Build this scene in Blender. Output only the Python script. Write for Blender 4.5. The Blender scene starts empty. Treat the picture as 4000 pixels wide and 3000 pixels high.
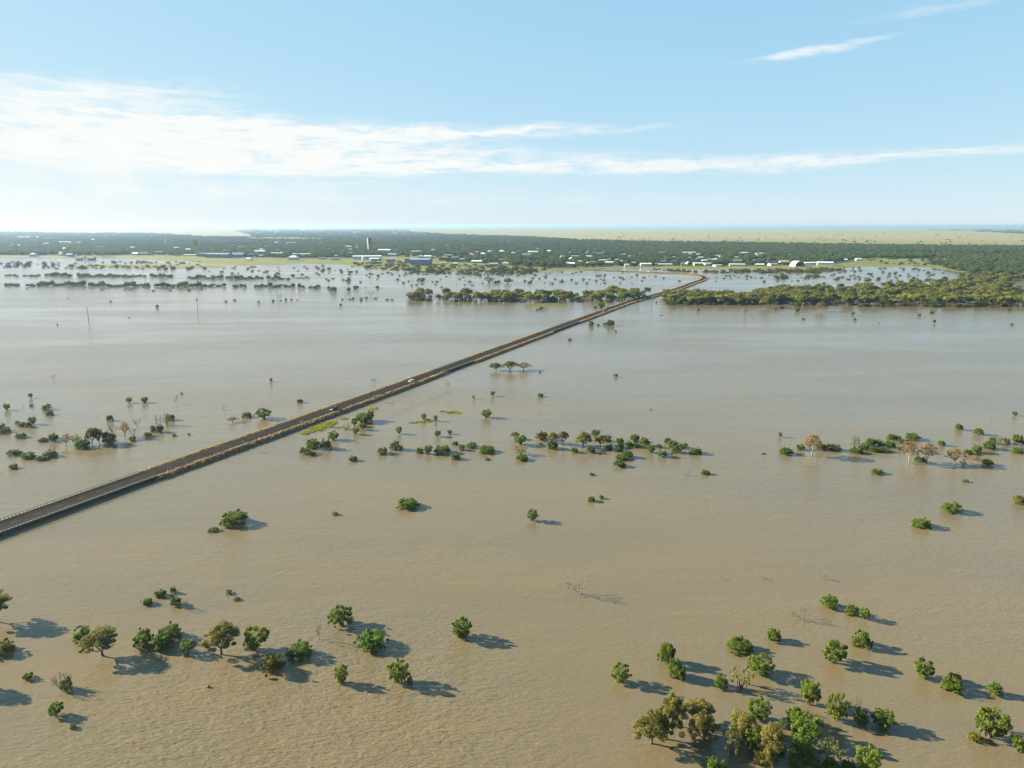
import bpy, bmesh, math, random
import numpy as np
from mathutils import Vector, Matrix

random.seed(7)
RNG = np.random.default_rng(7)
sc = bpy.context.scene
col = sc.collection

# ------------------------------------------------------------------ camera
F, H = 2777.0, 100.0                       # focal length in photo pixels (4000 wide), drone height in metres
P = math.atan(620 / F)
SP, CP = math.sin(P), math.cos(P)
cam_d = bpy.data.cameras.new('camera')
cam = bpy.data.objects.new('camera', cam_d)
col.objects.link(cam)
cam_d.sensor_width = 36.0
cam_d.lens = 36.0 * F / 4000.0
cam_d.clip_start = 1.0
cam_d.clip_end = 120000.0
cam.location = (0, 0, H)
cam.rotation_euler = (math.pi / 2 - P, 0, 0)
sc.camera = cam

# ------------------------------------------------------------------ sky
SUN_EL = math.radians(21.0)
SUN_AZ = math.radians(-73.5)               # clockwise from the viewing direction (+Y)
world = bpy.data.worlds.new('World')
sc.world = world
world.use_nodes = True
wt = world.node_tree
for n in list(wt.nodes):
    wt.nodes.remove(n)


class NT:
    """small helper to write node graphs"""
    def __init__(self, tree):
        self.t = tree

    def n(self, kind, **kw):
        nd = self.t.nodes.new(kind)
        ins = kw.pop('ins', {})
        for k, v in kw.items():
            setattr(nd, k, v)
        for k, v in ins.items():
            if isinstance(v, bpy.types.NodeSocket):
                self.t.links.new(v, nd.inputs[k])
            else:
                nd.inputs[k].default_value = v
        return nd

    def m(self, op, a, b=None, c=None, clamp=False):
        nd = self.t.nodes.new('ShaderNodeMath')
        nd.operation = op
        nd.use_clamp = clamp
        for i, v in enumerate((a, b, c)):
            if v is None:
                continue
            if isinstance(v, bpy.types.NodeSocket):
                self.t.links.new(v, nd.inputs[i])
            else:
                nd.inputs[i].default_value = v
        return nd.outputs[0]

    def rng(self, v, a, b, c=0.0, d=1.0, smooth=True):
        nd = self.t.nodes.new('ShaderNodeMapRange')
        nd.interpolation_type = 'SMOOTHSTEP' if smooth else 'LINEAR'
        self.t.links.new(v, nd.inputs[0])
        for i, x in enumerate((a, b, c, d)):
            nd.inputs[i + 1].default_value = x
        return nd.outputs[0]

    def mix(self, f, a, b, mode='MIX'):
        nd = self.t.nodes.new('ShaderNodeMix')
        nd.data_type = 'RGBA'
        nd.blend_type = mode
        for key, v in ((0, f), (6, a), (7, b)):
            if isinstance(v, bpy.types.NodeSocket):
                self.t.links.new(v, nd.inputs[key])
            elif key == 0:
                nd.inputs[0].default_value = v
            else:
                nd.inputs[key].default_value = (*v[:3], 1.0)
        return nd.outputs[2]

    def link(self, a, b):
        self.t.links.new(a, b)


W = NT(wt)
sky = W.n('ShaderNodeTexSky', sky_type='NISHITA', sun_disc=False, sun_elevation=SUN_EL,
          sun_rotation=SUN_AZ, air_density=0.7, dust_density=0.2, ozone_density=3.0, altitude=150)
tc = W.n('ShaderNodeTexCoord')
sep = W.n('ShaderNodeSeparateXYZ', ins={0: tc.outputs['Generated']})
RAD = 180.0 / math.pi
az = W.m('MULTIPLY', W.m('ARCTAN2', sep.outputs[0], sep.outputs[1]), RAD)
el = W.m('MULTIPLY', W.m('ARCSINE', sep.outputs[2]), RAD)
az = W.m('SUBTRACT', W.m('PINGPONG', W.m('ADD', az, 45.0), 90.0), 45.0)     # the same cloud field goes on all round
comb = W.n('ShaderNodeCombineXYZ', ins={0: W.m('MULTIPLY', az, 0.085), 1: W.m('MULTIPLY', el, 0.62), 2: 3.3})
warp = W.n('ShaderNodeTexNoise', ins={'Vector': comb.outputs[0], 'Scale': 1.1, 'Detail': 3.0})
el_w = W.m('ADD', el, W.m('MULTIPLY', W.m('SUBTRACT', warp.outputs['Fac'], 0.5), 1.6))
comb2 = W.n('ShaderNodeCombineXYZ', ins={0: W.m('MULTIPLY', az, 0.23), 1: W.m('MULTIPLY', el_w, 1.35), 2: 0.0})
nz = W.n('ShaderNodeTexNoise', ins={'Vector': comb2.outputs[0], 'Scale': 1.3, 'Detail': 12.0, 'Roughness': 0.66})
nzf = nz.outputs['Fac']


def blob(a0, e0, ra, re, slope, amp):
    da = W.m('SUBTRACT', az, a0)
    de = W.m('SUBTRACT', W.m('SUBTRACT', el_w, e0), W.m('MULTIPLY', da, slope))
    q = W.m('ADD', W.m('POWER', W.m('ABSOLUTE', W.m('DIVIDE', da, ra)), 2.0),
            W.m('POWER', W.m('ABSOLUTE', W.m('DIVIDE', de, re)), 2.0))
    return W.m('MULTIPLY', W.m('EXPONENT', W.m('MULTIPLY', q, -1.0)), amp)


blobs = [(-27, 8.9, 8.5, 0.75, 0.04, 0.95),      # upper left wisp
         (-26, 7.0, 17, 1.2, -0.03, 1.45),     # main bank, upper
         (-27, 5.1, 27, 1.15, 0.0, 1.6),       # main bank, lower
         (-2, 7.0, 13.5, 0.5, 0.025, 1.1),      # long tongue to the right
         (2, 4.3, 28, 0.6, 0.01, 0.9),        # low band
         (30, 4.8, 14, 0.42, 0.02, 0.60),       # its right end
         (21.5, 11.6, 5.2, 0.27, 0.07, 1.05),      # bright streak
         (28.5, 13.6, 5.0, 0.5, 0.03, 0.6),   # faint wisp
         (-34, 2.6, 22, 1.7, 0.0, 0.62), (-8, 2.4, 26, 0.9, 0.0, 0.34), (14, 1.9, 18, 0.4, 0.0, 0.30)]
tot = None
for b in blobs:
    v = blob(*b)
    tot = v if tot is None else W.m('ADD', tot, v)
dens = W.m('MULTIPLY', tot, W.rng(nzf, 0.24, 0.68, 0.25, 1.25))
cloud = W.m('MULTIPLY', W.rng(dens, 0.12, 1.4), 0.93)
fade = W.rng(el, -0.2, 0.8)
cloud = W.m('MULTIPLY', cloud, fade)
CLOUD_COL = (2.95, 3.0, 2.92)
ssep = W.n('ShaderNodeSeparateColor', ins={0: sky.outputs[0]})              # the camera's soft shoulder, channel by channel
skyt = W.n('ShaderNodeCombineColor', ins={0: W.m('MULTIPLY', W.m('POWER', ssep.outputs[0], 0.45), 1.10),
                                          1: W.m('MULTIPLY', W.m('POWER', ssep.outputs[1], 0.26), 1.66),
                                          2: W.m('MULTIPLY', W.m('POWER', ssep.outputs[2], 0.12), 2.27)}).outputs[0]
skymix = W.mix(cloud, skyt, CLOUD_COL)
bg = W.n('ShaderNodeBackground', ins={0: skymix, 1: 0.065})
wo = W.n('ShaderNodeOutputWorld')
W.link(bg.outputs[0], wo.inputs[0])

# ------------------------------------------------------------------ sun
sun_d = bpy.data.lights.new('sun', 'SUN')
sun_d.energy = 5.0
sun_d.angle = math.radians(0.55)
sun_d.color = (1.0, 0.86, 0.66)
sun = bpy.data.objects.new('sun', sun_d)
col.objects.link(sun)
sun_vec = Vector((math.sin(SUN_AZ) * math.cos(SUN_EL), math.cos(SUN_AZ) * math.cos(SUN_EL), math.sin(SUN_EL)))
sun.rotation_euler = sun_vec.to_track_quat('Z', 'Y').to_euler()
sun.location = (-300, 100, 300)

vs = sc.view_settings
vs.view_transform = 'Standard'
vs.look = 'None'
vs.exposure = 2.35
vs.gamma = 1.0
sc.cycles.max_bounces = 6
sc.cycles.diffuse_bounces = 2
sc.cycles.glossy_bounces = 2
sc.cycles.transmission_bounces = 3
sc.cycles.volume_bounces = 1
sc.cycles.transparent_max_bounces = 6
sc.cycles.use_denoising = True


# ------------------------------------------------------------------ photo pixel -> place on the plain
def at(u, v, z=0.0):
    t = (v - 1500) / F
    k = (H - z) / (SP + t * CP)
    return Vector(((u - 2000) / F * k, (CP - t * SP) * k, z))


def depth_at(v, z=0.0):
    return (H - z) / (SP + (v - 1500) / F * CP)


def pix(X, Y, Z=0.0):
    dz = Z - H
    dep = Y * CP - dz * SP
    return 2000 + F * X / dep, 1500 - F * (Y * SP + dz * CP) / dep


# tiles in which places were read off: origin and magnification
TILE = {'B0': (0, 2250, 2.212), 'B1': (1000, 2250, 2.212), 'B2': (2000, 2250, 2.212), 'B3': (3000, 2250, 2.212),
        'M0': (0, 1500, 2.212), 'M1': (1000, 1500, 2.212), 'M2': (2000, 1500, 2.212), 'M3': (3000, 1500, 2.212),
        'F0': (0, 850, 2.765), 'F1': (800, 850, 2.765), 'F2': (1600, 850, 2.765), 'F3': (2400, 850, 2.765),
        'F4': (3200, 850, 2.765), 'S': (0, 0, 1.0)}


def uv(tile, x, y):
    a, b, m = TILE[tile]
    return a + x / m, b + y / m


# ------------------------------------------------------------------ materials
MATS = {}


def new_mat(name):
    m = bpy.data.materials.new(name)
    m.use_nodes = True
    t = m.node_tree
    for n in list(t.nodes):
        t.nodes.remove(n)
    return m, NT(t)


def finish(m, T, shader, volume=None):
    o = T.n('ShaderNodeOutputMaterial')
    if shader is not None:
        T.link(shader, o.inputs[0])
    if volume is not None:
        T.link(volume, o.inputs[1])
    MATS[m.name] = m
    return m


def plain(name, c, rough=0.7, var=0.12, scale=3.0, metal=0.0, spec=0.4):
    m, T = new_mat(name)
    ob = T.n('ShaderNodeTexCoord')
    nz = T.n('ShaderNodeTexNoise', ins={'Vector': ob.outputs['Object'], 'Scale': scale, 'Detail': 5.0})
    f = T.rng(nz.outputs['Fac'], 0.3, 0.7)
    cc = T.mix(f, [x * (1 - var) for x in c], [min(1, x * (1 + var)) for x in c])
    p = T.n('ShaderNodeBsdfPrincipled', ins={'Base Color': cc, 'Roughness': rough, 'Metallic': metal, 'Specular IOR Level': spec})
    return finish(m, T, p.outputs[0])


def leaf_mat(name, use_random, tone=1.0):
    """foliage; colour from the object's own colour, leaf to leaf variation, light shining through"""
    m, T = new_mat(name)
    oi = T.n('ShaderNodeObjectInfo')
    ge = T.n('ShaderNodeNewGeometry')
    tcn = T.n('ShaderNodeTexCoord')
    if use_random:
        rp = T.n('ShaderNodeValToRGB')
        T.link(oi.outputs['Random'], rp.inputs[0])
        cr = rp.color_ramp
        cr.elements[0].position = 0.0
        cr.elements[0].color = (0.094, 0.114, 0.026, 1)
        cr.elements[1].position = 1.0
        cr.elements[1].color = (0.108, 0.122, 0.026, 1)
        for pos, c in ((0.25, (0.056, 0.080, 0.024, 1)), (0.5, (0.126, 0.128, 0.030, 1)), (0.75, (0.074, 0.094, 0.022, 1))):
            e = cr.elements.new(pos)
            e.color = c
        for e in cr.elements:
            e.color = (e.color[0] * tone * (0.8 if tone < 1 else 1), e.color[1] * tone, e.color[2] * tone * (1.25 if tone < 1 else 1), 1)
        base = rp.outputs[0]
    else:
        base = oi.outputs['Color']
    isl = T.rng(ge.outputs['Random Per Island'], 0, 1, 0.72, 1.3, smooth=False)
    nz = T.n('ShaderNodeTexNoise', ins={'Vector': tcn.outputs['Object'], 'Scale': 4.0, 'Detail': 2.0})
    cl = T.rng(nz.outputs['Fac'], 0.3, 0.7, 0.8, 1.25)
    k = T.m('MULTIPLY', isl, cl)
    kc = T.n('ShaderNodeCombineXYZ', ins={0: T.m('MULTIPLY', k, T.rng(nz.outputs['Fac'], 0.35, 0.7, 0.92, 1.15)), 1: k, 2: T.m('MULTIPLY', k, 0.95)})
    c = T.mix(1.0, base, kc.outputs[0], 'MULTIPLY')
    d = T.n('ShaderNodeBsdfPrincipled', ins={'Base Color': c, 'Roughness': 0.6, 'Specular IOR Level': 0.12})
    c2 = T.mix(1.0, c, (1.25, 1.25, 0.55), 'MULTIPLY')
    tr = T.n('ShaderNodeBsdfTranslucent', ins={0: c2})
    mx = T.n('ShaderNodeMixShader', ins={0: 0.36, 1: d.outputs[0], 2: tr.outputs[0]})
    return finish(m, T, mx.outputs[0])


leaf_mat('leaf', False)
leaf_mat('leaf_far', True)
leaf_mat('leaf_town', True, 0.78)      # the town's broad-leaved trees are darker than the creek gums


def bark_mat():
    m, T = new_mat('bark')
    oi = T.n('ShaderNodeObjectInfo')
    tcn = T.n('ShaderNodeTexCoord')
    nz = T.n('ShaderNodeTexNoise', ins={'Vector': tcn.outputs['Object'], 'Scale': 14.0, 'Detail': 5.0})
    f = T.rng(nz.outputs['Fac'], 0.3, 0.7, 0.65, 1.25)
    c = T.mix(1.0, oi.outputs['Color'], T.n('ShaderNodeCombineXYZ', ins={0: f, 1: f, 2: f}).outputs[0], 'MULTIPLY')
    p = T.n('ShaderNodeBsdfPrincipled', ins={'Base Color': c, 'Roughness': 0.9, 'Specular IOR Level': 0.2})
    return finish(m, T, p.outputs[0])


bark_mat()


def water_mat():
    m, T = new_mat('flood_water')
    tcn = T.n('ShaderNodeTexCoord')
    pos = tcn.outputs['Object']
    # broad streaks of silt
    mp = T.n('ShaderNodeMapping', ins={'Vector': pos, 'Scale': (0.006, 0.022, 1.0)})
    n1 = T.n('ShaderNodeTexNoise', ins={'Vector': mp.outputs[0], 'Scale': 1.0, 'Detail': 5.0, 'Roughness': 0.55})
    mp3 = T.n('ShaderNodeMapping', ins={'Vector': pos, 'Scale': (0.05, 0.25, 1.0)})
    n3 = T.n('ShaderNodeTexNoise', ins={'Vector': mp3.outputs[0], 'Scale': 1.0, 'Detail': 4.0, 'Roughness': 0.6})
    silt = T.mix(T.rng(n1.outputs['Fac'], 0.32, 0.68), (0.113, 0.090, 0.047), (0.099, 0.084, 0.050))
    silt = T.mix(T.rng(n3.outputs['Fac'], 0.54, 0.78, 0.0, 0.6), silt, (0.138, 0.096, 0.040))
    # ripples: wind waves of a few metres and chop
    mpa = T.n('ShaderNodeMapping', ins={'Vector': pos, 'Rotation': (0, 0, math.radians(28)), 'Scale': (0.46, 1.25, 1.0)})
    na = T.n('ShaderNodeTexNoise', ins={'Vector': mpa.outputs[0], 'Scale': 1.0, 'Detail': 2.5, 'Roughness': 0.5, 'Distortion': 0.5})
    mpb = T.n('ShaderNodeMapping', ins={'Vector': pos, 'Rotation': (0, 0, math.radians(-24)), 'Scale': (1.2, 2.5, 1.0)})
    nb = T.n('ShaderNodeTexNoise', ins={'Vector': mpb.outputs[0], 'Scale': 1.0, 'Detail': 3.0, 'Roughness': 0.55})
    mpc = T.n('ShaderNodeMapping', ins={'Vector': pos, 'Rotation': (0, 0, math.radians(10)), 'Scale': (0.09, 0.24, 1.0)})
    nc = T.n('ShaderNodeTexNoise', ins={'Vector': mpc.outputs[0], 'Scale': 1.0, 'Detail': 3.0, 'Roughness': 0.6})
    # wind lanes and lulls, and one strongly rippled reach
    mpw = T.n('ShaderNodeMapping', ins={'Vector': pos, 'Rotation': (0, 0, math.radians(-12)), 'Scale': (0.0035, 0.014, 1.0)})
    nw = T.n('ShaderNodeTexNoise', ins={'Vector': mpw.outputs[0], 'Scale': 1.0, 'Detail': 4.0, 'Roughness': 0.55})
    wind = T.rng(nw.outputs['Fac'], 0.38, 0.62, 0.18, 0.48)
    dv = T.n('ShaderNodeVectorMath', operation='DISTANCE', ins={0: pos, 1: (-45.0, 118.0, 0.0)}).outputs['Value']
    wind = T.m('MAXIMUM', wind, T.rng(dv, 20, 85, 1.05, 0.0))
    hgt = T.m('ADD', T.m('ADD', T.m('MULTIPLY', na.outputs['Fac'], 0.34), T.m('MULTIPLY', nb.outputs['Fac'], 0.13)), T.m('MULTIPLY', nc.outputs['Fac'], 0.5))
    bump = T.n('ShaderNodeBump', ins={'Height': T.m('MULTIPLY', hgt, wind), 'Strength': 1.0, 'Distance': 1.0})
    p = T.n('ShaderNodeBsdfPrincipled', ins={'Base Color': silt, 'Roughness': T.rng(nw.outputs['Fac'], 0.36, 0.62, 0.11, 0.20), 'IOR': 1.37, 'Normal': bump.outputs[0]})
    return finish(m, T, p.outputs[0])


water_mat()


def land_mat():
    m, T = new_mat('grass_plain')
    tcn = T.n('ShaderNodeTexCoord')
    pos = tcn.outputs['Object']
    def noise(sx, sy, det=5.0):
        mp = T.n('ShaderNodeMapping', ins={'Vector': pos, 'Scale': (sx, sy, 1.0)})
        return T.n('ShaderNodeTexNoise', ins={'Vector': mp.outputs[0], 'Scale': 1.0, 'Detail': det, 'Roughness': 0.6}).outputs['Fac']
    c = T.mix(T.rng(noise(0.012, 0.02), 0.35, 0.65), (0.120, 0.118, 0.034), (0.078, 0.100, 0.026))
    sp = T.n('ShaderNodeSeparateXYZ', ins={0: pos})
    dist = T.n('ShaderNodeVectorMath', operation='LENGTH', ins={0: pos}).outputs['Value']
    far = T.rng(dist, 3200, 6500)
    plainc = T.mix(T.rng(noise(0.0004, 0.0005), 0.35, 0.65), (0.185, 0.165, 0.070), (0.150, 0.155, 0.058))
    c = T.mix(far, c, plainc)
    # red-brown bare soil showing in town and scrub specks far out
    c = T.mix(T.rng(noise(0.02, 0.03), 0.62, 0.75, 0.0, 0.55), c, (0.15, 0.105, 0.06))
    scrub = T.m('MULTIPLY', T.rng(noise(0.0009, 0.00022, 8.0), 0.54, 0.62), T.rng(dist, 14000, 22000))
    c = T.mix(T.m('MULTIPLY', scrub, 0.8), c, (0.07, 0.09, 0.04))
    p = T.n('ShaderNodeBsdfPrincipled', ins={'Base Color': c, 'Roughness': 0.95, 'Specular IOR Level': 0.1})
    return finish(m, T, p.outputs[0])


land_mat()


def earth_mat():
    m, T = new_mat('verge_earth')
    tcn = T.n('ShaderNodeTexCoord')
    pos = tcn.outputs['Object']
    n1 = T.n('ShaderNodeTexNoise', ins={'Vector': pos, 'Scale': 0.35, 'Detail': 6.0, 'Roughness': 0.65}).outputs['Fac']
    n2 = T.n('ShaderNodeTexNoise', ins={'Vector': pos, 'Scale': 0.05, 'Detail': 3.0}).outputs['Fac']
    c = T.mix(T.rng(n1, 0.35, 0.65), (0.070, 0.052, 0.032), (0.135, 0.098, 0.058))
    c = T.mix(T.rng(n2, 0.52, 0.66, 0, 0.6), c, (0.085, 0.072, 0.022))
    bump = T.n('ShaderNodeBump', ins={'Height': n1, 'Strength': 0.6, 'Distance': 0.5})
    p = T.n('ShaderNodeBsdfPrincipled', ins={'Base Color': c, 'Roughness': 0.95, 'Specular IOR Level': 0.1, 'Normal': bump.outputs[0]})
    return finish(m, T, p.outputs[0])


earth_mat()


def asphalt_mat():
    m, T = new_mat('asphalt')
    tcn = T.n('ShaderNodeTexCoord')
    pos = tcn.outputs['Object']
    n1 = T.n('ShaderNodeTexNoise', ins={'Vector': pos, 'Scale': 0.12, 'Detail': 5.0}).outputs['Fac']
    n2 = T.n('ShaderNodeTexNoise', ins={'Vector': pos, 'Scale': 6.0, 'Detail': 3.0}).outputs['Fac']
    c = T.mix(T.rng(n1, 0.3, 0.7), (0.0125, 0.0125, 0.0115), (0.0185, 0.018, 0.0165))
    c = T.mix(T.rng(n2, 0.35, 0.7, 0, 0.4), c, (0.024, 0.0235, 0.021))
    p = T.n('ShaderNodeBsdfPrincipled', ins={'Base Color': c, 'Roughness': 0.95, 'Specular IOR Level': 0.02})
    return finish(m, T, p.outputs[0])


asphalt_mat()


def blade_mat(name, a, b):
    m, T = new_mat(name)
    ge = T.n('ShaderNodeNewGeometry')
    tcn = T.n('ShaderNodeTexCoord')
    n2 = T.n('ShaderNodeTexNoise', ins={'Vector': tcn.outputs['Object'], 'Scale': 0.09, 'Detail': 3.0}).outputs['Fac']
    c = T.mix(T.rng(n2, 0.38, 0.62), a, b)
    k = T.rng(ge.outputs['Random Per Island'], 0, 1, 0.65, 1.25, smooth=False)
    c = T.mix(1.0, c, T.n('ShaderNodeCombineXYZ', ins={0: k, 1: k, 2: k}).outputs[0], 'MULTIPLY')
    d = T.n('ShaderNodeBsdfDiffuse', ins={0: c})
    tr = T.n('ShaderNodeBsdfTranslucent', ins={0: c})
    mx = T.n('ShaderNodeMixShader', ins={0: 0.35, 1: d.outputs[0], 2: tr.outputs[0]})
    return finish(m, T, mx.outputs[0])


blade_mat('dry_grass', (0.33, 0.215, 0.105), (0.42, 0.31, 0.15))
blade_mat('gold_grass', (0.34, 0.26, 0.095), (0.30, 0.26, 0.05))
blade_mat('lush_grass', (0.25, 0.265, 0.03), (0.20, 0.24, 0.028))

plain('concrete', (0.17, 0.14, 0.10), 0.85, 0.15, 0.8)
plain('shaded_concrete', (0.045, 0.040, 0.028), 0.9, 0.25, 0.5)  # deck concrete, darkened to stand in for the shade on its side face
plain('galvanised', (0.15, 0.135, 0.11), 0.55, 0.12, 4, 0.3)
plain('road_paint', (0.075, 0.073, 0.066), 0.7, 0.15, 2)
plain('timber', (0.10, 0.085, 0.07), 0.9, 0.25, 2)
plain('white_paint', (0.6, 0.6, 0.58), 0.35, 0.03, 1)
plain('car_white', (0.46, 0.46, 0.45), 0.25, 0.02, 1)
plain('car_dark', (0.018, 0.024, 0.035), 0.2, 0.05, 1)
plain('car_grey', (0.05, 0.05, 0.055), 0.25, 0.05, 1)
plain('glass_dark', (0.015, 0.018, 0.022), 0.06, 0.02, 1)
plain('tyre', (0.02, 0.02, 0.02), 0.9, 0.1, 5)
plain('rim', (0.45, 0.45, 0.46), 0.35, 0.05, 5, 0.8)
plain('plastic_black', (0.02, 0.02, 0.022), 0.6, 0.1, 3)
plain('sign_back', (0.30, 0.34, 0.36), 0.5, 0.08, 2, 0.4)
plain('sign_teal', (0.05, 0.14, 0.15), 0.5, 0.08, 2)
plain('sign_ring', (0.16, 0.19, 0.23), 0.5, 0.05, 2)
plain('sign_blue', (0.16, 0.26, 0.36), 0.5, 0.05, 2)
plain('debris', (0.12, 0.075, 0.05), 0.95, 0.2, 2)
plain('orange_light', (0.6, 0.25, 0.04), 0.3, 0.02, 1)


def lamp_mat():
    m, T = new_mat('headlamp_on')
    p = T.n('ShaderNodeBsdfPrincipled', ins={'Base Color': (0.9, 0.9, 0.88, 1), 'Roughness': 0.2,
                                             'Emission Color': (1, 0.98, 0.93, 1), 'Emission Strength': 0.5})
    return finish(m, T, p.outputs[0])


lamp_mat()


def roof_mat(name, c):
    m, T = new_mat(name)
    tcn = T.n('ShaderNodeTexCoord')
    n1 = T.n('ShaderNodeTexNoise', ins={'Vector': tcn.outputs['Object'], 'Scale': 0.25, 'Detail': 5.0}).outputs['Fac']
    wv = T.n('ShaderNodeTexWave', bands_direction='X', ins={'Vector': tcn.outputs['Object'], 'Scale': 2.2, 'Distortion': 0.0})
    cc = T.mix(T.rng(n1, 0.3, 0.7), [x * 0.86 for x in c], [min(1, x * 1.08) for x in c])
    bump = T.n('ShaderNodeBump', ins={'Height': wv.outputs['Fac'], 'Strength': 0.3, 'Distance': 0.05})
    p = T.n('ShaderNodeBsdfPrincipled', ins={'Base Color': cc, 'Roughness': 0.42, 'Metallic': 0.15, 'Normal': bump.outputs[0]})
    return finish(m, T, p.outputs[0])


ROOF = {'white': (0.56, 0.56, 0.54), 'cream': (0.36, 0.30, 0.21), 'grey': (0.20, 0.21, 0.22), 'blue': (0.19, 0.25, 0.30),
        'red': (0.20, 0.07, 0.05), 'brown': (0.20, 0.145, 0.10), 'green': (0.10, 0.15, 0.12)}
for k_, c_ in ROOF.items():
    roof_mat('roof_' + k_, c_)
    plain('wall_' + k_, tuple(x * 0.75 for x in c_), 0.8, 0.08, 0.4)


# ------------------------------------------------------------------ mesh and object helpers
class MB:
    def __init__(self):
        self.v, self.f = [], []

    def add(self, vs_, fs):
        o = len(self.v)
        self.v.extend([tuple(p) for p in vs_])
        self.f.extend([tuple(i + o for i in f) for f in fs])

    def box(self, c, s, rz=0.0, taper=1.0):
        x, y, z = (q / 2 for q in s)
        cr, sr = math.cos(rz), math.sin(rz)
        pts = []
        for k in (-1, 1):
            t = taper if k > 0 else 1.0
            for i, j in ((-1, -1), (1, -1), (1, 1), (-1, 1)):
                a, b = i * x * t, j * y * t
                pts.append((c[0] + a * cr - b * sr, c[1] + a * sr + b * cr, c[2] + k * z))
        self.add(pts, [(0, 3, 2, 1), (4, 5, 6, 7), (0, 1, 5, 4), (1, 2, 6, 5), (2, 3, 7, 6), (3, 0, 4, 7)])

    def tube(self, path, radii, n=5, cap=True):
        path = [Vector(p) for p in path]
        rings = []
        for i, p in enumerate(path):
            d = (path[min(i + 1, len(path) - 1)] - path[max(i - 1, 0)])
            if d.length < 1e-9:
                d = Vector((0, 0, 1))
            d.normalize()
            a = d.cross(Vector((0.31, 0.17, 0.93)))
            if a.length < 1e-3:
                a = d.cross(Vector((1, 0, 0)))
            a.normalize()
            b = d.cross(a)
            rings.append([p + (a * math.cos(2 * math.pi * j / n) + b * math.sin(2 * math.pi * j / n)) * radii[i] for j in range(n)])
        vs_ = [q for r in rings for q in r]
        fs = []
        for i in range(len(rings) - 1):
            for j in range(n):
                fs.append((i * n + j, i * n + (j + 1) % n, (i + 1) * n + (j + 1) % n, (i + 1) * n + j))
        if cap:
            fs.append(tuple(range(n))[::-1])
            fs.append(tuple(len(vs_) - n + j for j in range(n)))
        self.add(vs_, fs)

    def mesh(self, name, mat, smooth=False):
        me = bpy.data.meshes.new(name)
        me.from_pydata(self.v, [], self.f)
        me.materials.append(MATS[mat])
        if smooth:
            me.polygons.foreach_set('use_smooth', [True] * len(me.polygons))
        me.update()
        return me


def obj(name, me, parent=None, color=None, loc=(0, 0, 0), rz=0.0, scale=None, **props):
    o = bpy.data.objects.new(name, me)
    col.objects.link(o)
    o.parent = parent
    o.location = loc
    o.rotation_euler = (0, 0, rz)
    if scale is not None:
        o.scale = scale
    if color is not None:
        o.color = (*color[:3], 1.0)
    for k, v in props.items():
        o[k] = v
    return o


def thing(name, label, cat, loc=(0, 0, 0), rz=0.0, group=None):
    o = obj(name, None, None, None, loc, rz)
    o.empty_display_size = 0.5
    o['label'] = label
    o['category'] = cat
    if group:
        o['group'] = group
    return o


def np_mesh(name, verts, quads, mat, smooth=False):
    me = bpy.data.meshes.new(name)
    verts = np.ascontiguousarray(verts, dtype=np.float32)
    nq, w = quads.shape
    me.vertices.add(len(verts))
    me.vertices.foreach_set('co', verts.ravel())
    me.loops.add(nq * w)
    me.loops.foreach_set('vertex_index', quads.astype(np.int32).ravel())
    me.polygons.add(nq)
    me.polygons.foreach_set('loop_start', np.arange(nq, dtype=np.int32) * w)
    me.polygons.foreach_set('loop_total', np.full(nq, w, dtype=np.int32))
    if smooth:
        me.polygons.foreach_set('use_smooth', np.ones(nq, dtype=bool))
    me.update(calc_edges=True)
    me.validate()
    me.materials.append(MATS[mat])
    return me


# ------------------------------------------------------------------ foliage templates (unit size: 1 wide, 1 high)
def unit(a):
    return a / (np.linalg.norm(a, axis=-1, keepdims=True) + 1e-9)


def leaves(clumps, per, size, rng, flat=0.35, zmin=None):
    """leaf-shaped faces spread over a set of clumps (centre, radii)"""
    P_, N_ = [], []
    for c, r in clumps:
        d = unit(rng.normal(size=(per, 3)))
        rad = 0.55 + 0.5 * np.sqrt(rng.random((per, 1)))
        p = np.array(c) + np.array(r) * d * rad
        P_.append(p)
        N_.append(unit(d + rng.normal(size=(per, 3)) * 0.55 + np.array([0, 0, flat])))
    P_, N_ = np.concatenate(P_), np.concatenate(N_)
    if zmin is not None:
        keep = P_[:, 2] > zmin
        P_, N_ = P_[keep], N_[keep]
    t = unit(np.cross(N_, unit(rng.normal(size=N_.shape))))
    b = np.cross(N_, t)
    s = size * (0.65 + 0.7 * rng.random((len(P_), 1)))
    v = np.stack([P_ - t * s, P_ - b * s * 0.55, P_ + t * s, P_ + b * s * 0.55], axis=1).reshape(-1, 3)
    q = np.arange(len(v)).reshape(-1, 4)
    return v, q


def normalise(v, stems=None):
    """fit the crown into x,y in +-0.5 and top at 1 (stems follow)"""
    w = np.percentile(np.abs(v[:, :2]), 98.5)
    h = np.percentile(v[:, 2], 99.6)
    sc_ = np.array([0.5 / w, 0.5 / w, 1.0 / h])
    return v * sc_, sc_


def limb(mb, a, b, r0, r1, rng, wob=0.05, n=4, sides=5):
    a, b = np.array(a, float), np.array(b, float)
    L = np.linalg.norm(b - a)
    pts, rr = [], []
    for i in range(n + 1):
        t = i / n
        p = a + (b - a) * t
        if 0 < i < n:
            p = p + rng.normal(size=3) * wob * L
        pts.append(p)
        rr.append(r0 + (r1 - r0) * t)
    mb.tube(pts, rr, sides)
    return pts


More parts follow.
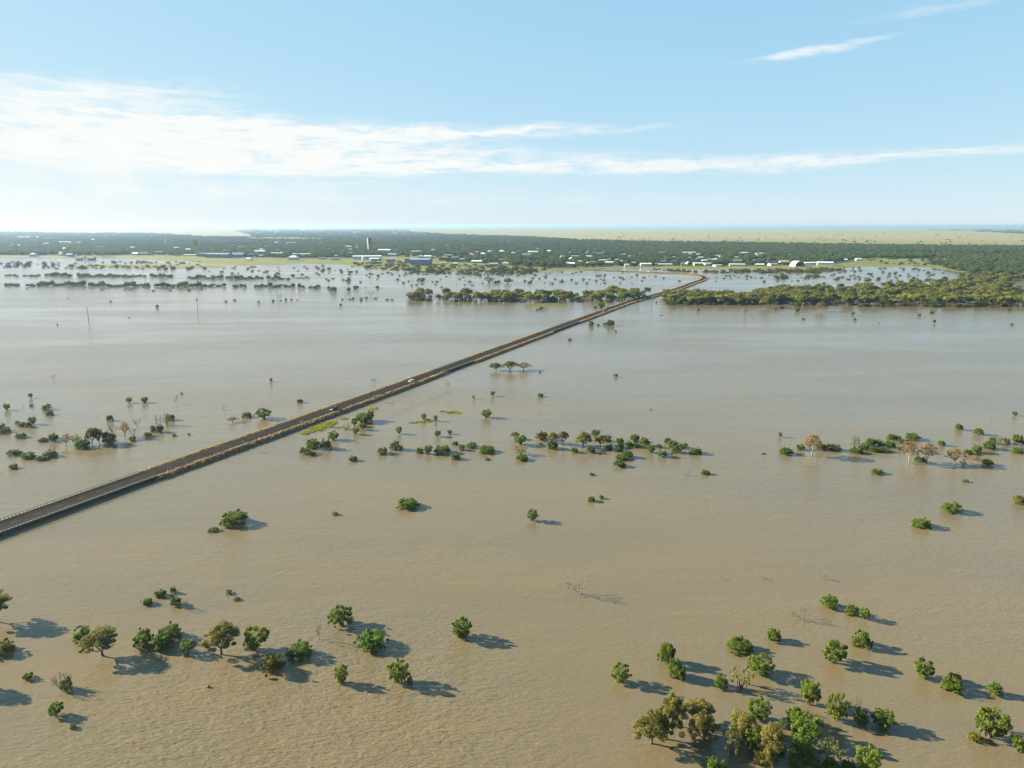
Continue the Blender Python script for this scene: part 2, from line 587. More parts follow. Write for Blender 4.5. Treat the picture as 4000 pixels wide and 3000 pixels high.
def t_bush(seed, n=17, per=330, size=0.0205, open_=0.0):
    rng = np.random.default_rng(seed)
    cl = [((0, 0, 0.42), (0.33, 0.33, 0.38))] * 3
    ph = rng.random() * 6.28
    for i in range(n):
        a = ph + i * 2.39996 + rng.normal() * 0.25
        zz = 0.10 + 0.72 * rng.random()
        rr = 0.38 * math.sqrt(max(0.05, 1 - (zz / 1.05) ** 2)) * (0.75 + 0.35 * rng.random())
        r = 0.085 + 0.085 * rng.random()
        cl.append(((math.cos(a) * rr, math.sin(a) * rr, zz), (r, r, r * 0.9)))
    for i in range(16):
        a, zz = rng.random() * 6.28, 0.15 + 0.85 * rng.random()
        rr = 0.50 * math.sqrt(max(0.02, 1 - (zz / 1.08) ** 2)) * (0.9 + 0.2 * rng.random())
        r = 0.030 + 0.03 * rng.random()
        cl.append(((math.cos(a) * rr, math.sin(a) * rr, zz), (r, r, r * 1.7)))
    v, q = leaves(cl, per, size, rng, zmin=-0.06)
    v, s = normalise(v)
    mb = MB()
    for i in range(7):
        a = rng.random() * 6.28
        limb(mb, (math.cos(a) * 0.06, math.sin(a) * 0.06, -0.12), (math.cos(a) * 0.28, math.sin(a) * 0.28, 0.55), 0.016, 0.006, rng)
    return v, q, mb


def t_small(seed, n=13, per=330, size=0.0215, lean=0.0, base=0.42):
    """small tree: several stems in a vase, crown above the water"""
    rng = np.random.default_rng(seed)
    cl = [((lean * 0.4, 0, 0.64), (0.30, 0.30, 0.28))] * 2
    tips = []
    ph = rng.random() * 6.28
    for i in range(n):
        a = ph + i * 2.39996
        zz = base + (0.92 - base) * ((i + 0.5) / n) + rng.normal() * 0.04
        rr = 0.40 * math.sqrt(max(0.08, 1 - ((zz - 0.60) / 0.45) ** 2)) * (0.7 + 0.4 * rng.random())
        r = 0.085 + 0.075 * rng.random()
        c = (math.cos(a) * rr + lean * zz * 0.6, math.sin(a) * rr, zz)
        cl.append((c, (r, r, r * 0.8)))
        tips.append(c)
    for i in range(16):
        a, zz = rng.random() * 6.28, 0.25 + 0.78 * rng.random()
        rr = 0.50 * math.sqrt(max(0.03, 1 - ((zz - 0.55) / 0.52) ** 2)) * (0.85 + 0.25 * rng.random())
        r = 0.030 + 0.03 * rng.random()
        cl.append(((math.cos(a) * rr + lean * zz * 0.6, math.sin(a) * rr, zz), (r, r, r * 1.8)))
    v, q = leaves(cl, per, size, rng, zmin=0.04)
    v, s = normalise(v)
    mb = MB()
    for i in range(8):
        t = np.array(tips[rng.integers(len(tips))]) * s
        b0 = rng.normal(size=2) * 0.035
        mid = np.array([t[0] * 0.45 + b0[0], t[1] * 0.45 + b0[1], 0.30 + 0.1 * rng.random()])
        limb(mb, (b0[0], b0[1], -0.14), mid, 0.024, 0.017, rng, 0.03, 2)
        limb(mb, mid, t, 0.017, 0.006, rng, 0.05, 3)
    return v, q, mb


def t_gum(seed, limbs=6, per=150, size=0.024, n=44, trunk_h=0.24, lean=0.0, rim=0.45):
    """spreading gum: short trunk, fanned limbs carrying a dome of separate leaf clumps, open below"""
    rng = np.random.default_rng(seed)
    mb = MB()
    top = np.array([lean * 0.10, rng.normal() * 0.02, trunk_h])
    limb(mb, (0, 0, -0.16), top, 0.036, 0.028, rng, 0.03, 3, 7)
    cl, tips = [], []
    ph = rng.random() * 6.28
    lob = rng.random(3) * 6.28
    for i in range(n):
        f = math.sqrt((i + 0.5) / n)
        a = ph + i * 2.39996 + rng.normal() * 0.15
        R = 0.43 * (1 + 0.16 * math.sin(2 * a + lob[0]) + 0.12 * math.sin(3 * a + lob[1]))
        rr = R * f
        zz = rim + (0.93 - rim) * (1 - f ** 2.1) + rng.normal() * 0.045 + 0.05 * math.sin(4 * a + lob[2])
        r = (0.060 + 0.055 * rng.random()) * (1.1 if f < 0.7 else 0.9)
        c = np.array([math.cos(a) * rr + lean * zz * 0.3, math.sin(a) * rr, zz])
        cl.append((tuple(c), (r * 1.15, r * 1.15, r * 0.8)))
        tips.append(c)
        if rng.random() < 0.22:                      # a hanging clump inside the dome
            cl.append((tuple(c * np.array([0.85, 0.85, 1]) - np.array([0, 0, 0.12 + 0.08 * rng.random()])), (r, r, r * 0.8)))
    for i in range(limbs):
        a = ph + i * 2 * math.pi / limbs + rng.normal() * 0.25
        out = 0.15 + 0.10 * rng.random()
        mid = top + np.array([math.cos(a) * out + lean * 0.10, math.sin(a) * out, 0.14 + 0.12 * rng.random()])
        limb(mb, top, mid, 0.022, 0.014, rng, 0.06, 3)
        near = sorted(tips, key=lambda t: np.linalg.norm(t[:2] - mid[:2] * 1.5))[:5]
        for t in near:
            limb(mb, mid, t, 0.011, 0.003, rng, 0.05, 3, 4)
    v, q = leaves(cl, per, size, rng, flat=0.5)
    v2, s = normalise(v)
    mb.v = [(p[0] * s[0], p[1] * s[1], p[2] * s[2]) for p in mb.v]
    return v2, q, mb


def t_dead(seed, stems=4, spread=0.5, depth=4, r0=0.02, thin=0.72, n_up=0.85):
    """bare branching"""
    rng = np.random.default_rng(seed)
    mb = MB()

    def grow(p, d, L, r, lev):
        q = p + d * L
        limb(mb, p, q, r, r * thin, rng, 0.05, 2, 4)
        if lev == 0:
            return
        for i in range(2 + (rng.random() < 0.45)):
            nd = unit(d + rng.normal(size=3) * 0.48 + np.array([0, 0, 0.12]))
            grow(q, nd, L * (0.62 + 0.2 * rng.random()), r * thin, lev - 1)
    for i in range(stems):
        a = i * 2 * math.pi / stems + rng.random()
        d = unit(np.array([math.cos(a) * spread, math.sin(a) * spread, n_up]))
        grow(np.array([math.cos(a) * 0.02, math.sin(a) * 0.02, -0.12]), d, 0.40, r0, depth)
    v = np.array(mb.v)
    w = max(np.percentile(np.abs(v[:, 0]), 99.5), np.percentile(np.abs(v[:, 1]), 99.5))
    h = np.percentile(v[:, 2], 99.8)
    mb.v = [(p[0] * 0.5 / w, p[1] * 0.5 / w, p[2] / h) for p in mb.v]
    return mb


def t_far(seed, kind):
    rng = np.random.default_rng(seed)
    if kind == 'tree':
        cl = []
        for i in range(9):
            a = i * 2.4 + rng.random()
            rr = 0.30 * math.sqrt(rng.random())
            zz = 0.78 - 0.9 * rr * rr + rng.normal() * 0.07
            r = 0.15 + 0.07 * rng.random()
            cl.append(((math.cos(a) * rr, math.sin(a) * rr, zz), (r, r, r * 0.75)))
        for i in range(4):
            a = i * 1.57 + rng.random()
            cl.append(((math.cos(a) * 0.28, math.sin(a) * 0.28, 0.40 + 0.1 * rng.random()), (0.13, 0.13, 0.12)))
        v, q = leaves(cl, 42, 0.070, rng, flat=0.5)
    else:
        cl = [((0, 0, 0.45), (0.3, 0.3, 0.36))]
        for i in range(8):
            a = i * 2.4 + rng.random()
            zz = 0.2 + 0.55 * rng.random()
            rr = 0.34 * math.sqrt(max(0.1, 1 - zz * zz))
            cl.append(((math.cos(a) * rr, math.sin(a) * rr, zz), (0.17, 0.17, 0.16)))
        v, q = leaves(cl, 50, 0.072, rng, zmin=-0.05)
    v, s = normalise(v)
    mb = MB()
    if kind == 'tree':
        limb(mb, (0, 0, -0.12), (0, 0.01, 0.4), 0.035, 0.02, rng, 0.02, 2, 5)
        for i in range(3):
            a = i * 2.1 + rng.random()
            limb(mb, (0, 0.01, 0.36), (math.cos(a) * 0.24, math.sin(a) * 0.24, 0.7), 0.02, 0.008, rng, 0.04, 2, 4)
    else:
        limb(mb, (0, 0, -0.1), (0.02, 0, 0.4), 0.03, 0.02, rng, 0.02, 2, 4)
    return v, q, mb


TPL = {}


def reg(key, res):
    v, q, mb = res
    TPL.setdefault(key, []).append((np_mesh('crown', v, q, 'leaf'), mb.mesh('trunk', 'bark')))


for s_ in range(6):
    reg('r', t_bush(100 + s_, n=24 + 3 * s_))
for s_ in range(6):
    reg('g', t_small(200 + s_, n=20 + s_ % 3 * 3, lean=(-0.25, 0.2, 0, 0.1, -0.1, 0.3)[s_], base=(0.14, 0.26, 0.10, 0.2, 0.12, 0.28)[s_]))
for s_ in range(5):
    reg('o', t_gum(300 + s_, limbs=5 + s_ % 3, lean=(-0.3, 0.2, 0.0, -0.5, 0.4)[s_], per=200, size=0.0185, trunk_h=0.2, rim=(0.50, 0.44, 0.54, 0.42, 0.50)[s_]))
for s_ in range(3):
    reg('b', t_gum(350 + s_, limbs=6, per=80, size=0.0195, trunk_h=0.26, n=30, rim=0.5, lean=(0.2, -0.2, 0.4)[s_]))
for s_ in range(3):
    reg('s', t_small(400 + s_, n=11, per=70, size=0.026, base=0.4))
for s_ in range(3):
    reg('l', t_bush(450 + s_, n=12, per=130, size=0.045))
for s_ in range(4):
    reg('ft', t_far(500 + s_, 'tree'))
DEAD = [t_dead(600 + i, stems=(3, 5, 2, 4, 6)[i], spread=(0.5, 0.9, 0.3, 0.6, 1.1)[i], depth=(4, 3, 4, 3, 3)[i]).mesh('trunk', 'bark') for i in range(5)]

LEAFC = {'r': (0.074, 0.116, 0.016), 'g': (0.088, 0.130, 0.018), 'o': (0.116, 0.114, 0.028), 'b': (0.150, 0.106, 0.044),
         's': (0.104, 0.118, 0.034), 'l': (0.080, 0.112, 0.018), 'v': (0.088, 0.094, 0.017), 'y': (0.140, 0.142, 0.026), 'k': (0.098, 0.146, 0.018)}
BARKC = {'o': (0.10, 0.08, 0.06), 'b': (0.20, 0.16, 0.12), 'd': (0.095, 0.078, 0.064), 'p': (0.20, 0.175, 0.145)}
NAMES = {'r': 'flooded_bush', 'g': 'small_tree', 'o': 'gum_tree', 'b': 'gum_tree', 's': 'sparse_tree', 'l': 'drowned_bush',
         'v': 'flooded_bush', 'd': 'dead_tree', 'h': 'half_dead_shrub', 'y': 'flooded_bush', 'k': 'small_tree', 'p': 'dead_tree'}
CATS = {'r': 'bush', 'g': 'tree', 'o': 'tree', 'b': 'tree', 's': 'tree', 'l': 'bush', 'v': 'bush', 'd': 'dead tree', 'h': 'shrub',
        'y': 'bush', 'k': 'tree', 'p': 'dead tree'}
COUNT = {}


def jit(c, a=0.14):
    k = 1 + random.uniform(-a, a)
    return (c[0] * k * (1 + random.uniform(-a, a) * 0.6), c[1] * k, c[2] * k)


def place_plant(kind, u, v, wpx, hpx, label, group=None, tpl=None, z=0.0, rz=None):
    """kind and photo position/size (photo pixels) -> a plant of real size standing at its place"""
    k = depth_at(v, z)
    dep = math.asin(min(0.99, (H - z) / max(H, math.hypot(k, 0) + 1e-6)))
    sd, cd = math.sin(dep), math.cos(dep)
    px = k / F
    if kind in 'rlvy':
        v_c = v - 0.36 * wpx * sd
        hm = max(0.30 * wpx, (hpx - 0.40 * wpx * sd) / cd) * px
    else:
        v_c = v
        hm = max(0.4 * wpx, (hpx - 0.14 * wpx * sd) / cd) * px
    wm = wpx * px
    p = at(u, v_c, z)
    i = COUNT.get(kind, 0)
    COUNT[kind] = i + 1
    if rz is None:
        rz = random.uniform(0, 6.28)
    t = thing(NAMES[kind], label, CATS[kind], p, rz, group)
    s = (wm * 0.99, wm * 0.99, hm * 0.98) if kind != 'o' else (wm * 0.95, wm * 0.95, hm * 0.97)
    if kind in 'dp':
        obj('branches', DEAD[(i if tpl is None else tpl) % len(DEAD)], t, jit(BARKC[kind]), scale=s)
        return t
    if kind == 'h':
        obj('branches', DEAD[(1 + i) % len(DEAD)], t, jit(BARKC['d']), scale=s)
        me, st = TPL['r'][i % len(TPL['r'])]
        o = obj('foliage', me, t, jit(LEAFC['r']), scale=(s[0] * 0.62, s[1] * 0.62, s[2] * 0.62))
        o.location = Matrix.Rotation(-rz, 3, 'Z') @ Vector((wm * 0.2, 0, 0))
        return t
    key = {'v': 'r', 'y': 'r', 'k': 'g'}.get(kind, kind)
    L = TPL[key]
    me, st = L[(i if tpl is None else tpl) % len(L)]
    pc, ps = ('crown', 'trunk') if kind in 'ogbsk' else ('foliage', 'stems')
    obj(pc, me, t, jit(LEAFC[kind]), scale=s)
    if kind != 'l':
        obj(ps, st, t, jit(BARKC['b' if kind == 'b' else 'o']), scale=s)
    return t


# ------------------------------------------------------------------ the setting: water, land
def grid_sheet(name, xs, ys, z, mat):
    X, Y = np.meshgrid(xs, ys)
    v = np.stack([X.ravel(), Y.ravel(), np.full(X.size, z)], axis=1)
    nx, ny = len(xs), len(ys)
    i = np.arange((nx - 1) * (ny - 1))
    a = (i // (nx - 1)) * nx + i % (nx - 1)
    q = np.stack([a, a + 1, a + nx + 1, a + nx], axis=1)
    return np_mesh(name, v, q, mat)


water = obj('flood_water', grid_sheet('flood_water', np.linspace(-4200, 4200, 30), np.linspace(-900, 4200, 20), 0.0, 'flood_water'), kind='structure')

SHORE = [(-2200, 1002), (-800, 1004), (0, 1006), (160, 1003), (400, 1003), (560, 1012), (700, 1020), (800, 1030), (900, 1037), (1020, 1036),
         (1160, 1031), (1380, 1036), (1440, 1050), (1600, 1058), (1700, 1062), (1800, 1060), (2000, 1052), (2100, 1056), (2240, 1056), (2400, 1046), (2520, 1050),
         (2640, 1052), (2860, 1053), (2960, 1060), (3100, 1066), (3230, 1060), (3300, 1044), (3400, 1041), (3600, 1042), (3730, 1060), (3850, 1064), (4000, 1056),
         (4600, 1050), (6200, 1046)]


def shore_v(u):
    for (a, b), (c, d) in zip(SHORE, SHORE[1:]):
        if a <= u <= c:
            return b + (d - b) * (u - a) / (c - a)
    return SHORE[-1][1]


def build_land():
    us = np.arange(-2200, 6200, 40)
    steps = [-60, -12, 0, 14, 60, 160, 400, 800, 1500, 3000, 6000, 12000, 20000, 30000, 45000, 70000]
    zz = [-1.6, -0.5, 0.12, 0.5, 0.9, 1.2, 1.4, 1.6, 2, 2, 3, 6, 12, 20, 34, 40]
    verts = []
    for i, u in enumerate(us):
        p = at(u, shore_v(u) + 1.6 * math.sin(i * 1.7) + 1.1 * math.sin(i * 0.63 + 1))
        d = Vector((p.x, p.y, 0))
        r = d.length
        d.normalize()
        left = max(0.0, min(1.0, (1300 - u) / 900.0))
        for s, z in zip(steps, zz):
            zr = z
            verts.append((d.x * (r + s), d.y * (r + s), zr))
    n = len(steps)
    m = len(us)
    q = [(i * n + j, (i + 1) * n + j, (i + 1) * n + j + 1, i * n + j + 1) for i in range(m - 1) for j in range(n - 1)]
    return np_mesh('land', np.array(verts), np.array(q), 'grass_plain', smooth=True)


land = obj('ground', build_land(), kind='structure')


def land_patch(name, pts, h, mat='grass_plain'):
    """a low dry bank: outline in photo pixels"""
    P_ = [at(*p) for p in pts]
    c = sum(P_, Vector()) / len(P_)
    mb = MB()
    ring = []
    n = len(P_)
    vs_ = [tuple(p * 1.0 + Vector((0, 0, -0.4))) for p in P_]
    vs_ += [tuple(c + (p - c) * 0.9 + Vector((0, 0, h * 0.7))) for p in P_]
    vs_ += [tuple(c + (p - c) * 0.5 + Vector((0, 0, h))) for p in P_]
    vs_.append(tuple(c + Vector((0, 0, h))))
    fs = []
    for r in range(2):
        for i in range(n):
            j = (i + 1) % n
            fs.append((r * n + i, r * n + j, (r + 1) * n + j, (r + 1) * n + i))
    for i in range(n):
        fs.append((2 * n + i, 2 * n + (i + 1) % n, 3 * n))
    mb.add(vs_, fs)
    return obj(name, mb.mesh(name, mat, True), kind='structure')


land_patch('grass_bank', [(230, 1034), (330, 1030), (500, 1030), (700, 1031), (860, 1036), (920, 1043), (860, 1049), (700, 1050), (520, 1050), (380, 1046), (280, 1041)], 0.4)
land_patch('grass_bank', [(1620, 1057), (1660, 1055), (1690, 1066), (1690, 1071), (1650, 1069)], 0.4)

# ------------------------------------------------------------------ road
RA = math.radians(24.1)
RD, RN = Vector((math.sin(RA), math.cos(RA), 0)), Vector((math.cos(RA), -math.sin(RA), 0))
NS = [(0, -247.9), (133, -247.5), (194, -246.7), (250, -245.2), (355, -243.9), (472, -244.0), (855, -243.6), (1010, -240.5)]
ROAD_Z = 1.35


def nn(s):
    for (a, b), (c, d) in zip(NS, NS[1:]):
        if s <= c:
            return b + (d - b) * (s - a) / (c - a)
    return NS[-1][1]


cpts = [RD * s + RN * nn(s) for s in list(range(30, 1020, 45))]
cpts = cpts[:-1]
for u_, v_ in ((2640, 1129), (2700, 1107), (2738, 1094), (2752, 1085), (2742, 1078), (2712, 1072), (2650, 1067), (2545, 1063), (2400, 1057), (2250, 1051), (2120, 1047)):
    q_ = at(u_, v_, ROAD_Z)
    cpts.append(Vector((q_.x, q_.y, 0)))


def catmull(pts, step):
    out = []
    for i in range(len(pts) - 1):
        p0, p1, p2, p3 = pts[max(i - 1, 0)], pts[i], pts[i + 1], pts[min(i + 2, len(pts) - 1)]
        n = max(2, int((p2 - p1).length / step))
        for j in range(n):
            t = j / n
            out.append(0.5 * ((2 * p1) + (p2 - p0) * t + (2 * p0 - 5 * p1 + 4 * p2 - p3) * t * t + (3 * p1 - p0 - 3 * p2 + p3) * t ** 3))
    out.append(pts[-1])
    return out


PATH = catmull(cpts, 4.0)
ARC = [0.0]
for a_, b_ in zip(PATH, PATH[1:]):
    ARC.append(ARC[-1] + (b_ - a_).length)
TAN, NOR = [], []
for i in range(len(PATH)):
    d_ = (PATH[min(i + 1, len(PATH) - 1)] - PATH[max(i - 1, 0)]).normalized()
    TAN.append(d_)
    NOR.append(Vector((d_.y, -d_.x, 0)))      # to the right of travel away from the camera (the near side)


def road_pt(arc, n=0.0, z=ROAD_Z):
    import bisect
    i = min(max(bisect.bisect_right(ARC, arc) - 1, 0), len(PATH) - 2)
    t = (arc - ARC[i]) / max(1e-6, ARC[i + 1] - ARC[i])
    p = PATH[i].lerp(PATH[i + 1], t)
    nr = NOR[i].lerp(NOR[i + 1], t).normalized()
    return p + nr * n + Vector((0, 0, z)), TAN[i].lerp(TAN[i + 1], t).normalized()


def arc_of(u, v, z=ROAD_Z):
    p = at(u, v, z)
    p.z = 0
    i = min(range(len(PATH)), key=lambda j: (PATH[j] - p).length_squared)
    return ARC[i]


HALF = 4.75
BR = [(0.0, arc_of(610, 1852)), (arc_of(1745, 1452), arc_of(1846, 1411)), (arc_of(2173, 1297), arc_of(2275, 1257))]


def on_bridge(arc, m=0.0):
    return any(a - m <= arc <= b + m for a, b in BR)


def strip(name, n0, n1, z, mat, a0=0.0, a1=None, parent=None, thick=None, **props):
    """a ribbon along the road between two offsets"""
    a1 = ARC[-1] if a1 is None else a1
    arcs = [a0] + [a for a in ARC if a0 + 0.5 < a < a1 - 0.5] + [a1]
    mb = MB()
    vs_, fs = [], []
    for a in arcs:
        p, _ = road_pt(a, n0, z)
        q, _ = road_pt(a, n1, z)
        vs_ += [tuple(p), tuple(q)]
        if thick:
            vs_ += [(p.x, p.y, z - thick), (q.x, q.y, z - thick)]
    w = 4 if thick else 2
    for i in range(len(arcs) - 1):
        o, e = i * w, (i + 1) * w
        fs.append((o, o + 1, e + 1, e))
        if thick:
            fs += [(o + 2, e + 2, e + 3, o + 3), (o, e, e + 2, o + 2), (o + 1, o + 3, e + 3, e + 1)]
    if thick:
        e = (len(arcs) - 1) * w
        fs += [(0, 2, 3, 1), (e, e + 1, e + 3, e + 2)]
    mb.add(vs_, fs)
    return obj(name, mb.mesh(name, mat), parent, **props)


road = strip('road', -HALF + 0.25, HALF - 0.25, ROAD_Z, 'asphalt', kind='structure')
strip('edge_line', -3.62, -3.50, ROAD_Z + 0.005, 'road_paint', BR[0][1] + 8, parent=road)
strip('edge_line', 3.50, 3.62, ROAD_Z + 0.005, 'road_paint', BR[0][1] + 8, parent=road)
dash = MB()
dash.box((0, 0, 0), (0.13, 2.4, 0.006))
dash_me = dash.mesh('centre_dash', 'road_paint')
a_ = 6.0
while a_ < 520:
    p_, t_ = road_pt(a_, 0.0, ROAD_Z + 0.005)
    obj('centre_dash', dash_me, road, loc=p_, rz=math.atan2(-t_.x, t_.y))
    a_ += 7.8


# embankment: rough earth shoulders falling to the water
def embank(side, a0, a1, w_top, w_out, parent):
    arcs = np.arange(a0, a1, 1.6)
    rng = np.random.default_rng(int(a0 * 3 + side + 5))
    prof = [0.0, 0.18, 0.42, 0.66, 0.86, 1.0]
    zz = [-0.03, 0.06, 0.05, -0.30, -1.0, -1.9]
    vs_, fs = [], []
    wob = np.convolve(rng.normal(size=len(arcs) + 16), np.ones(9) / 4.0, 'same')[:len(arcs)]
    for i, a in enumerate(arcs):
        end = min(1.0, (a - a0) / 6 + 0.25, (a1 - a) / 6 + 0.25)
        W_ = (w_top + w_out) * (1 + 0.16 * wob[i]) * end
        for j, (f, dz) in enumerate(zip(prof, zz)):
            jn = 0 if j == 0 else rng.normal() * 0.16
            p, _ = road_pt(a, side * (HALF - 0.35 + f * W_ + jn), ROAD_Z + dz + (0 if j in (0, 5) else rng.normal() * 0.10))
            vs_.append(tuple(p))
    m = len(prof)
    for i in range(len(arcs) - 1):
        for j in range(m - 1):
            o = i * m + j
            f = (o, o + 1, o + m + 1, o + m)
            fs.append(f if side < 0 else f[::-1])
    mb = MB()
    mb.add(vs_, fs)
    return obj('verge', mb.mesh('verge', 'verge_earth'), parent)


SEGS = [(BR[0][1], BR[1][0]), (BR[1][1], BR[2][0]), (BR[2][1], ARC[-1] - 2)]
for a0, a1 in SEGS:
    embank(-1, a0 - 3, a1 + 3, 1.4, 1.6, road)
    embank(1, a0 - 1, a1 + 4, 1.6, 2.0, road)


def tufts(name, pts, hts, mat, label, cat, rng, blades=4, wid=0.16):
    """grass: bent blades in tufts"""
    n = len(pts)
    P_ = np.repeat(np.array(pts), blades, axis=0)
    h = np.repeat(np.array(hts), blades) * (0.6 + 0.6 * rng.random(n * blades))
    a = rng.random(n * blades) * 6.283
    d = np.stack([np.cos(a), np.sin(a), np.zeros_like(a)], axis=1)
    sd = np.stack([-d[:, 1], d[:, 0], d[:, 2]], axis=1)
    w = (wid * (0.7 + 0.6 * rng.random(n * blades)))[:, None]
    out = (h * (0.25 + 0.5 * rng.random(n * blades)))[:, None]
    up = np.array([0, 0, 1.0])
    b0 = P_ + d * 0.05
    v = np.stack([b0 - sd * w, b0 + sd * w, b0 + d * out * 0.5 + up * h[:, None] * 0.65 + sd * w * 0.7, b0 + d * out + up * h[:, None]], axis=1).reshape(-1, 3)
    q = np.arange(len(v)).reshape(-1, 4)
    o = obj(name, np_mesh(name, v, q, mat), kind='stuff')
    o['label'] = label
    o['category'] = cat
    return o


rng = np.random.default_rng(77)


def verge_tufts(side, lo, hi, n, hmin, hmax, zfun):
    pts, hts = [], []
    tot_ = [(a, b) for a, b in SEGS]
    for a0, a1 in tot_:
        m = int(n * (a1 - a0) / 1000)
        for _ in range(m):
            a = a0 + (a1 - a0) * rng.random()
            f = rng.random()
            p, _t = road_pt(a, side * (HALF + lo + (hi - lo) * f), 0)
            pts.append((p.x, p.y, zfun(f)))
            hts.append(hmin + (hmax - hmin) * rng.random() ** 1.5)
    return pts, hts


pA, hA = verge_tufts(1, -0.1, 2.6, 8000, 0.25, 0.85, lambda f: ROAD_Z - 0.02 - 0.9 * max(0, f - 0.45) / 0.55)
pB, hB = verge_tufts(-1, -0.05, 1.8, 4200, 0.25, 0.75, lambda f: ROAD_Z - 0.03 - 0.2 * f)
tufts('verge_grass', pA + pB, hA + hB, 'dry_grass', 'dry brown grass growing along both road verges', 'grass', rng)
pC, hC = verge_tufts(-1, 1.0, 2.6, 5200, 0.45, 1.05, lambda f: ROAD_Z - 0.15 - 0.8 * f)
tufts('verge_grass', pC, hC, 'gold_grass', 'sunlit golden grass along the outer edge of the far verge', 'grass', rng)


def px_poly_pts(poly, n):
    xs, ys = [p[0] for p in poly], [p[1] for p in poly]
    out = []
    while len(out) < n:
        x, y = min(xs) + (max(xs) - min(xs)) * rng.random(), min(ys) + (max(ys) - min(ys)) * rng.random()
        if inside(x, y, poly):
            out.append((x, y))
    return out


def inside(x, y, poly):
    c = False
    j = len(poly) - 1
    for i in range(len(poly)):
        xi, yi = poly[i]
        xj, yj = poly[j]
        if (yi > y) != (yj > y) and x < (xj - xi) * (y - yi) / (yj - yi) + xi:
            c = not c
        j = i
    return c


def streaky(poly, n, cells=46):
    """tufts gathered in loose clumps"""
    cs = px_poly_pts(poly, cells)
    out = []
    for i in range(n):
        c = cs[rng.integers(len(cs))]
        out.append((c[0] + rng.normal() * 5.0, c[1] + rng.normal() * 0.9))
    return out


T1 = lambda pts: [uv('M1', *p) for p in pts]
lush = [((355, 448), (470, 385), (640, 318), (700, 330), (650, 372), (560, 405), (450, 432)), ((655, 385), (700, 350), (830, 388), (820, 400), (740, 395)),
        ((735, 298), (785, 290), (780, 308), (740, 310))]
pp = []
for poly, n, c in zip(lush, (900, 60, 60), (120, 14, 10)):
    pp += streaky(T1(poly), n, c)
pts_ = [tuple(at(*p, 0.0)) for p in pp]
tufts('flood_grass', pts_, [0.25 + 0.4 * rng.random() for _ in pts_], 'lush_grass', 'bright yellow-green grass standing in shallow water below the road', 'grass', rng, 4, 0.2)
pp = []
for poly, n in ((((1600, 236), (1760, 238), (1755, 254), (1610, 252)), 320), (((1310, 335), (1500, 300), (1560, 318), (1400, 348)), 160), (((960, 207), (1045, 203), (1045, 222), (970, 222)), 120)):
    pp += streaky(T1(poly), n, 14)
pp += streaky([uv('F2', *p) for p in ((1220, 940), (1330, 932), (1690, 938), (1690, 955), (1500, 960), (1260, 952))], 1500, 40)
pts_ = [tuple(at(*p, 0.0)) for p in pp]
tufts('flood_grass', pts_, [0.25 + 0.4 * rng.random() for _ in pts_], 'lush_grass', 'thin yellow-green grass patches breaking the water among the bushes', 'grass', rng, 4, 0.22)


# ------------------------------------------------------------------ bridges
def bridge(a0, a1, label, step, posts_on=True):
    p0, t0 = road_pt(a0, 0, 0)
    br = thing('road_bridge', label, 'bridge')
    strip('deck', -HALF - 0.15, HALF + 0.15, ROAD_Z - 0.02, 'shaded_concrete', a0, a1, br, 0.75)
    for s, w in ((-1, 'far'), (1, 'near')):
        e0, e1 = sorted((s * (HALF - 0.22), s * (HALF + 0.18)))
        strip('kerb', e0, e1, ROAD_Z + 0.20, 'concrete', a0, a1, br, 0.45)
        n_ = max(2, int((a1 - a0) / step))
        pm = MB()
        pm.box((0, 0, 0.36), (0.17, 0.17, 0.72))
        pm.box((0, 0, 0.05), (0.34, 0.34, 0.10))
        me = pm.mesh('post', 'galvanised')
        for i in range(n_ + 1):
            a = a0 + 0.6 + (a1 - a0 - 1.2) * i / n_
            p, t = road_pt(a, s * (HALF - 0.02), ROAD_Z + 0.20)
            obj('post', me, br, loc=p, rz=math.atan2(-t.x, t.y))
        rail = MB()
        pts, = ([road_pt(a, s * (HALF - 0.12), ROAD_Z + 0.80)[0] for a in np.linspace(a0 + 0.3, a1 - 0.3, max(3, int((a1 - a0) / 5)))],)
        rail.tube(pts, [0.075] * len(pts), 6)
        obj('guard_rail', rail.mesh('guard_rail', 'galvanised'), br)
    pr = MB()
    a = a0 + 6
    while a < a1 - 3:
        pm = MB()
        p, t = road_pt(a, 0, 0)
        pm.box((0, 0, -0.6), (HALF * 1.7, 0.5, 2.4))
        obj('pier', pm.mesh('pier', 'concrete'), br, loc=p, rz=math.atan2(-t.x, t.y))
        a += 12
    return br


bridge(*BR[0], 'long low concrete road bridge nearest the camera, running off the left edge', 1.24)
bridge(*BR[1], 'short low concrete bridge beside the three gum trees in midstream', 1.6)
bridge(*BR[2], 'short low concrete bridge farthest along the straight road', 1.8)

# ------------------------------------------------------------------ vehicles
def loft(sections):
    """sections: (y, [(x,z)...]) closed loops -> mesh data, x mirrored by caller"""
    mb = MB()
    n = len(sections[0][1])
    vs_, fs = [], []
    for y, pr in sections:
        vs_ += [(x, y, z) for x, z in pr]
    for i in range(len(sections) - 1):
        for j in range(n):
            fs.append((i * n + j, i * n + (j + 1) % n, (i + 1) * n + (j + 1) % n, (i + 1) * n + j))
    fs.append(tuple(range(n))[::-1])
    fs.append(tuple((len(sections) - 1) * n + j for j in range(n)))
    mb.add(vs_, fs)
    return mb


